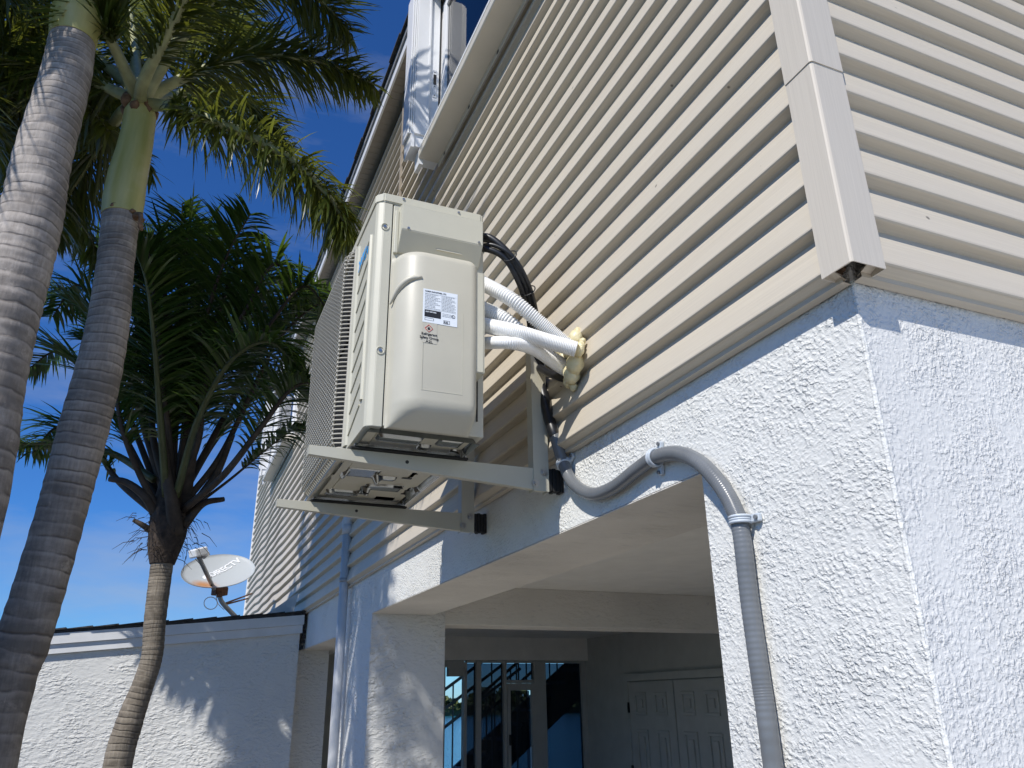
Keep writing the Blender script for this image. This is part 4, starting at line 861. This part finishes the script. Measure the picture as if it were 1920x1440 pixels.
FB([(256, 140, 0.4), (250, 70, 0.9), (240, 10, 1.3), (230, -20, 1.8), (240, 40, 2.2)], 62, 0.5, droop=0.5)
FB([(285, 140, 0.5), (320, 80, 1.0), (370, 40, 1.4), (440, 40, 1.8), (500, 90, 2.0)], 66, 0.5, droop=0.5)
FB([(230, 150, 0.4), (150, 90, 0.9), (80, 60, 1.2), (0, 80, 1.5), (-60, 150, 1.6)], 66, 0.55, droop=0.5)
FB([(310, 185, 0.4), (370, 170, 0.9), (440, 180, 1.2), (500, 220, 1.4), (540, 280, 1.4)], 66, 0.42, droop=0.65)
FB([(270, 150, -0.2), (330, 30, -0.3), (380, -90, -0.4), (420, -200, -0.2), (520, -260, 0)], 60, 0.45, droop=0.6)
FB([(240, 180, 0.5), (190, 180, 1.0), (120, 220, 1.3), (60, 300, 1.4), (30, 380, 1.4)], 62, 0.5, droop=0.5)
# --- bushy palm beyond the left edge
palm_d = empty('palm_tree', (-3.7, 4.0, 0), 'bushy palm mostly out of view whose fronds enter at the left edge', 'palm tree', 'bushy palms beside the house')
b = MB(); b.tube(spline([(-3.9, 3.9, 0), (-3.8, 3.95, 1.5), (-3.65, 4.05, 3.2), (-3.52, 4.12, 4.5)], 90), [0.13-0.0003*i for i in range(90)], 24); b.build('trunk', M['bark_grey'], palm_d)
b = MB(); b.tube([(-3.52, 4.12, 4.5), (-3.51, 4.13, 4.75), (-3.5, 4.14, 5.1), (-3.5, 4.14, 5.30)], [0.11, 0.12, 0.1, 0.07], 20); b.build('crownshaft', M['shaft'], palm_d)
for az, el, L_ in ((90, 35, 2.0), (65, 20, 1.9), (115, 25, 2.0), (35, 40, 1.8), (140, 40, 1.8), (0, 50, 1.5), (-60, 65, 1.5), (-120, 65, 1.5), (100, 0, 1.8), (75, 60, 1.9), (180, 55, 1.6), (130, 5, 1.7)):
    dirfrond(palm_d, Vector((-3.5, 4.14, 5.30)), az, el, L_, 80, 0.48, 0.026, 'plume', FOX, sag=1.0, droop=0.6)
# --- low feathery palm in front of the wing
yc2 = 5.15; C_px = [(216, 1460), (241, 1360), (268, 1285), (285, 1230), (291, 1160), (304, 1055)]
palm_c = empty('palm_tree', (-1.3, yc2, 0), 'short shaggy feather palm with a bent trunk before the white wing', 'palm tree')
trunk(palm_c, C_px, [yplane(x, y, yc2) for x, y in C_px], [0.090, 0.086, 0.070, 0.069, 0.072, 0.076], M['bark_rough'], (0.05, 0.022))
bC = [(304, 1058), (308, 1030), (314, 1000), (318, 970), (320, 930), (322, 880)]
trunk(palm_c, bC, [yplane(x, y, yc2) for x, y in bC], [0.084, 0.112, 0.130, 0.132, 0.105, 0.06], M['fibre'], None, name='boot')
hubC = hy(322, 960, yc2); dC = (hubC-CAM).dot(F)
FEA = [M['petiole_dark'], M['leaf_fea']]; FEB = [M['petiole_brown'], M['leaf_fea']]
def FC(L, n=58, ll=0.46, mats=FEB, **k):
    return frond(palm_c, [at(L[0][0], L[0][1], dC+L[0][2])]+[at(x, y, dC+dd) for x, y, dd in L[1:]], int(n*1.8), ll, 0.023, 'feather', mats, r0=k.pop('r0', 0.030), **k)
FC([(330, 960, 0), (345, 830, 0), (362, 720, -0.1), (388, 590, -0.2), (425, 480, -0.3), (470, 400, -0.3)], 70, 0.50, start=0.3, droop=0.45)
FC([(318, 960, 0), (322, 800, 0.1), (328, 650, 0.2), (338, 500, 0.3), (342, 380, 0.35)], 66, 0.42, start=0.3, droop=0.25, mats=FEA)
FC([(300, 960, -0.05), (262, 890, -0.1), (228, 800, -0.15), (215, 710, -0.1), (190, 620, 0.0), (130, 560, 0.1)], 64, 0.5, start=0.32, droop=0.5)
FC([(340, 950, 0), (410, 860, 0.1), (470, 740, 0.15), (520, 640, 0.2), (580, 580, 0.2), (625, 560, 0.15)], 70, 0.5, start=0.3, droop=0.6)
FC([(335, 940, 0.1), (400, 820, 0.4), (470, 690, 0.7), (540, 600, 0.8), (600, 590, 0.8), (640, 640, 0.8)], 64, 0.48, start=0.25, droop=0.6)
FC([(345, 955, -0.05), (420, 890, -0.2), (490, 800, -0.3), (545, 730, -0.35), (590, 720, -0.4), (605, 770, -0.4)], 62, 0.42, start=0.3, droop=0.6)
FC([(300, 950, 0.1), (240, 830, 0.4), (180, 720, 0.6), (110, 660, 0.8), (55, 690, 0.8)], 60, 0.5, start=0.25, droop=0.5)
FC([(305, 940, 0.2), (270, 760, 0.6), (230, 620, 0.9), (200, 520, 1.1), (150, 440, 1.2)], 60, 0.5, start=0.2, droop=0.5)
FC([(325, 930, 0.2), (360, 760, 0.6), (410, 620, 0.9), (470, 540, 1.1), (540, 530, 1.2)], 62, 0.5, start=0.2, droop=0.5)
FC([(290, 900, 0.1), (210, 850, 0.2), (120, 833, 0.25), (50, 832, 0.3), (0, 838, 0.3)], 44, 0.32, start=0.2, droop=0.9, mats=FEA)
FC([(312, 930, -0.1), (300, 780, -0.3), (290, 650, -0.45), (275, 530, -0.5), (250, 460, -0.5)], 62, 0.48, start=0.25, droop=0.5, mats=FEA)
FC([(330, 930, -0.1), (370, 790, -0.3), (430, 680, -0.5), (500, 640, -0.6), (555, 680, -0.6)], 60, 0.45, start=0.25, droop=0.6, mats=FEA)
FC([(350, 960, 0.1), (430, 900, 0.2), (490, 850, 0.2), (540, 812, 0.2), (570, 800, 0.2)], 40, 0.22, start=0.35, droop=0.7, r0=0.014)
FC([(316, 930, 0.2), (316, 760, 0.7), (300, 620, 1.1), (290, 500, 1.3), (300, 420, 1.5)], 60, 0.5, start=0.2, droop=0.4)
FC([(290, 960, 0.1), (220, 900, 0.2), (170, 830, 0.3), (110, 800, 0.4), (60, 850, 0.4)], 44, 0.4, start=0.3, droop=0.7)
for L in ([(330, 930, 0.1), (360, 800, 0.2), (400, 700, 0.3), (450, 610, 0.3), (500, 560, 0.25)], [(310, 930, 0.1), (275, 820, 0.2), (245, 720, 0.3), (215, 650, 0.3), (160, 640, 0.3)], [(322, 930, 0.1), (330, 790, 0.3), (345, 680, 0.5), (375, 570, 0.6), (420, 520, 0.6)], [(340, 930, 0.2), (400, 830, 0.5), (460, 760, 0.8), (530, 720, 0.9), (590, 740, 0.9)], [(300, 930, 0.2), (250, 800, 0.6), (190, 650, 0.9), (120, 560, 1.1), (60, 560, 1.1)], [(325, 930, 0.0), (318, 820, -0.1), (305, 720, -0.2), (300, 640, -0.2), (270, 600, -0.2)]):
    FC(L, 62, 0.5, start=0.22, droop=0.65)
for k in range(9):   # dense upswept heart of the crown
    x1 = lerp(265, 400, k/8)+random.uniform(-12, 12); tx_ = lerp(150, 560, k/8)+random.uniform(-25, 25); ty_ = 440+0.0016*(tx_-345)**2+random.uniform(-30, 40); dz_ = random.uniform(-0.35, 0.7)
    FC([(322, 945, 0.0), (lerp(322, x1, 0.7), 830, dz_*0.3), (x1, 700, dz_*0.6), (lerp(x1, tx_, 0.55), ty_+90, dz_*0.9), (tx_, ty_, dz_), (tx_+(tx_-345)*0.25, ty_+60, dz_)], 60, 0.46, start=0.25, droop=0.55)
b = MB()   # cut petiole stubs around the boot
for L, r in (([(300, 985, -0.05), (275, 935, -0.1), (238, 905, -0.1), (205, 898, -0.1)], 0.030), ([(345, 985, -0.05), (380, 945, 0), (420, 936, 0)], 0.028), ([(340, 980, 0), (385, 920, 0.05), (410, 880, 0.1), (436, 815, 0.1)], 0.032), ([(290, 1000, -0.1), (268, 985, -0.14), (250, 975, -0.15)], 0.022), ([(330, 1000, -0.1), (322, 940, -0.14), (312, 880, -0.12), (305, 800, -0.1)], 0.045), ([(345, 980, 0.02), (352, 900, 0.0), (366, 810, -0.02), (368, 740, -0.02)], 0.04)):
    pth = spline([at(x, y, dC+dd) for x, y, dd in L], 14); b.tube(pth, [r*(1.25-0.6*i/13) for i in range(14)], 8)
b.build('petiole_stub', M['petiole_brown'], palm_c)
b = MB()   # hanging fibres
for k in range(130):
    a = random.uniform(0, 6.28); p0 = hy(random.uniform(272, 358), random.uniform(965, 1045), yc2)+Vector((math.cos(a)*0.10, math.sin(a)*0.10, 0)); dv = Vector((math.cos(a), math.sin(a), random.uniform(-0.8, 0.4)))*random.uniform(0.03, 0.14)
    b.tube([p0, p0+dv*0.5, p0+dv+Vector((0, 0, -0.04))], [0.003, 0.0022, 0.001], 4)
b.build('fibre', M['fibre'], palm_c)

# ------------------------------------------------------------------ seen through the carport: stair, boat lift post, far shore
st = empty('exterior_staircase', (2.3, 9.6, 0), 'dark exterior staircase with railing seen through the carport glass', 'staircase')
s0 = hy(1015, 1450, 10.2); s1 = hy(1100, 1350, 10.2)
x0, z0_, x1, z1_ = 2.9, 0.35, 5.4, 2.25
b = MB(); b.prism([(x0, z0_), (x1, z1_), (x1, z1_+0.34), (x0, z0_+0.34)], 'y', 10.0, 10.06); b.build('stringer', M['dkblue'], st)
b = MB(); b.prism([(x0, z0_), (x1, z1_), (x1, z1_+0.34), (x0, z0_+0.34)], 'y', 10.94, 11.0); b.build('stringer', M['dkblue'], st)
for k in range(10):
    t = (k+0.5)/10; b = MB(); b.box((lerp(x0, x1, t)-0.13, 10.06, lerp(z0_, z1_, t)+0.24), (lerp(x0, x1, t)+0.15, 10.94, lerp(z0_, z1_, t)+0.28)); b.build('tread', M['dkblue'], st)
b = MB()
for dz in (0.95, 1.25): b.tube([(x0, 10.03, z0_+dz), (x1, 10.03, z1_+dz)], 0.022, 8)
b.build('handrail', M['rail'], st)
for k in range(20):
    t = (k+0.5)/20; b = MB(); b.cyl((lerp(x0, x1, t), 10.03, lerp(z0_, z1_, t)+0.3), (lerp(x0, x1, t), 10.03, lerp(z0_, z1_, t)+1.25), 0.012, 6); b.build('baluster', M['rail'], st)
st2 = empty('dock_railing', (2.2, 9.3, 0), 'grey sloping railing between the column and the carport glass', 'railing')
b = MB()
for dz in (0.0, 0.22, 0.45): b.tube([(1.75, 9.3, 0.98+dz), (3.3, 9.3, 2.0+dz)], 0.02, 8)
b.build('rail', M['galv'], st2)
for k in range(9): b = MB(); b.cyl((1.8+k*0.18, 9.3, 0), (1.8+k*0.18, 9.3, 1.46+k*0.118), 0.011, 6); b.build('baluster', M['galv'], st2)
b = MB(); b.box((3.80+0.62, 11.5, -1.1), (3.80+0.78, 11.66, 1.45), bev=0.01); b.box((4.40, 11.48, 1.45), (4.60, 11.68, 1.50), bev=0.01); tag(b.build('piling', M['white_rough']), 'white piling standing at the water beyond the stair', 'piling')
b = MB(); b.box((-300, 160, -1.2), (500, 175, 0.2)); b2 = b
tag(b.build('far_shore', M['shore']), 'low far shore across the water', 'shore', kind='structure')
random.seed(3); bt = MB(); vals = []
for k in range(5200):
    x = random.uniform(20, 100); hgt = 2.2+1.6*math.sin(x*0.31)+1.2*math.sin(x*0.83+1); p = Vector((x, 162+random.uniform(-3, 6), 0.2+random.random()*max(0.8, hgt))); s = 0.45
    d1 = Vector((random.gauss(0, 1), random.gauss(0, 1), random.gauss(0, 1))).normalized()*s; d2 = d1.cross(Vector((random.gauss(0, 1), random.gauss(0, 1), random.gauss(0, 1)))).normalized()*s
    bt.face([p-d1-d2, p+d1-d2, p+d1+d2, p-d1+d2]); vals += [random.random()]*4
o = bt.build('shore_trees', M['shore']); tone(o.data, vals); tag(o, 'line of green trees along the far shore', 'trees', kind='stuff')
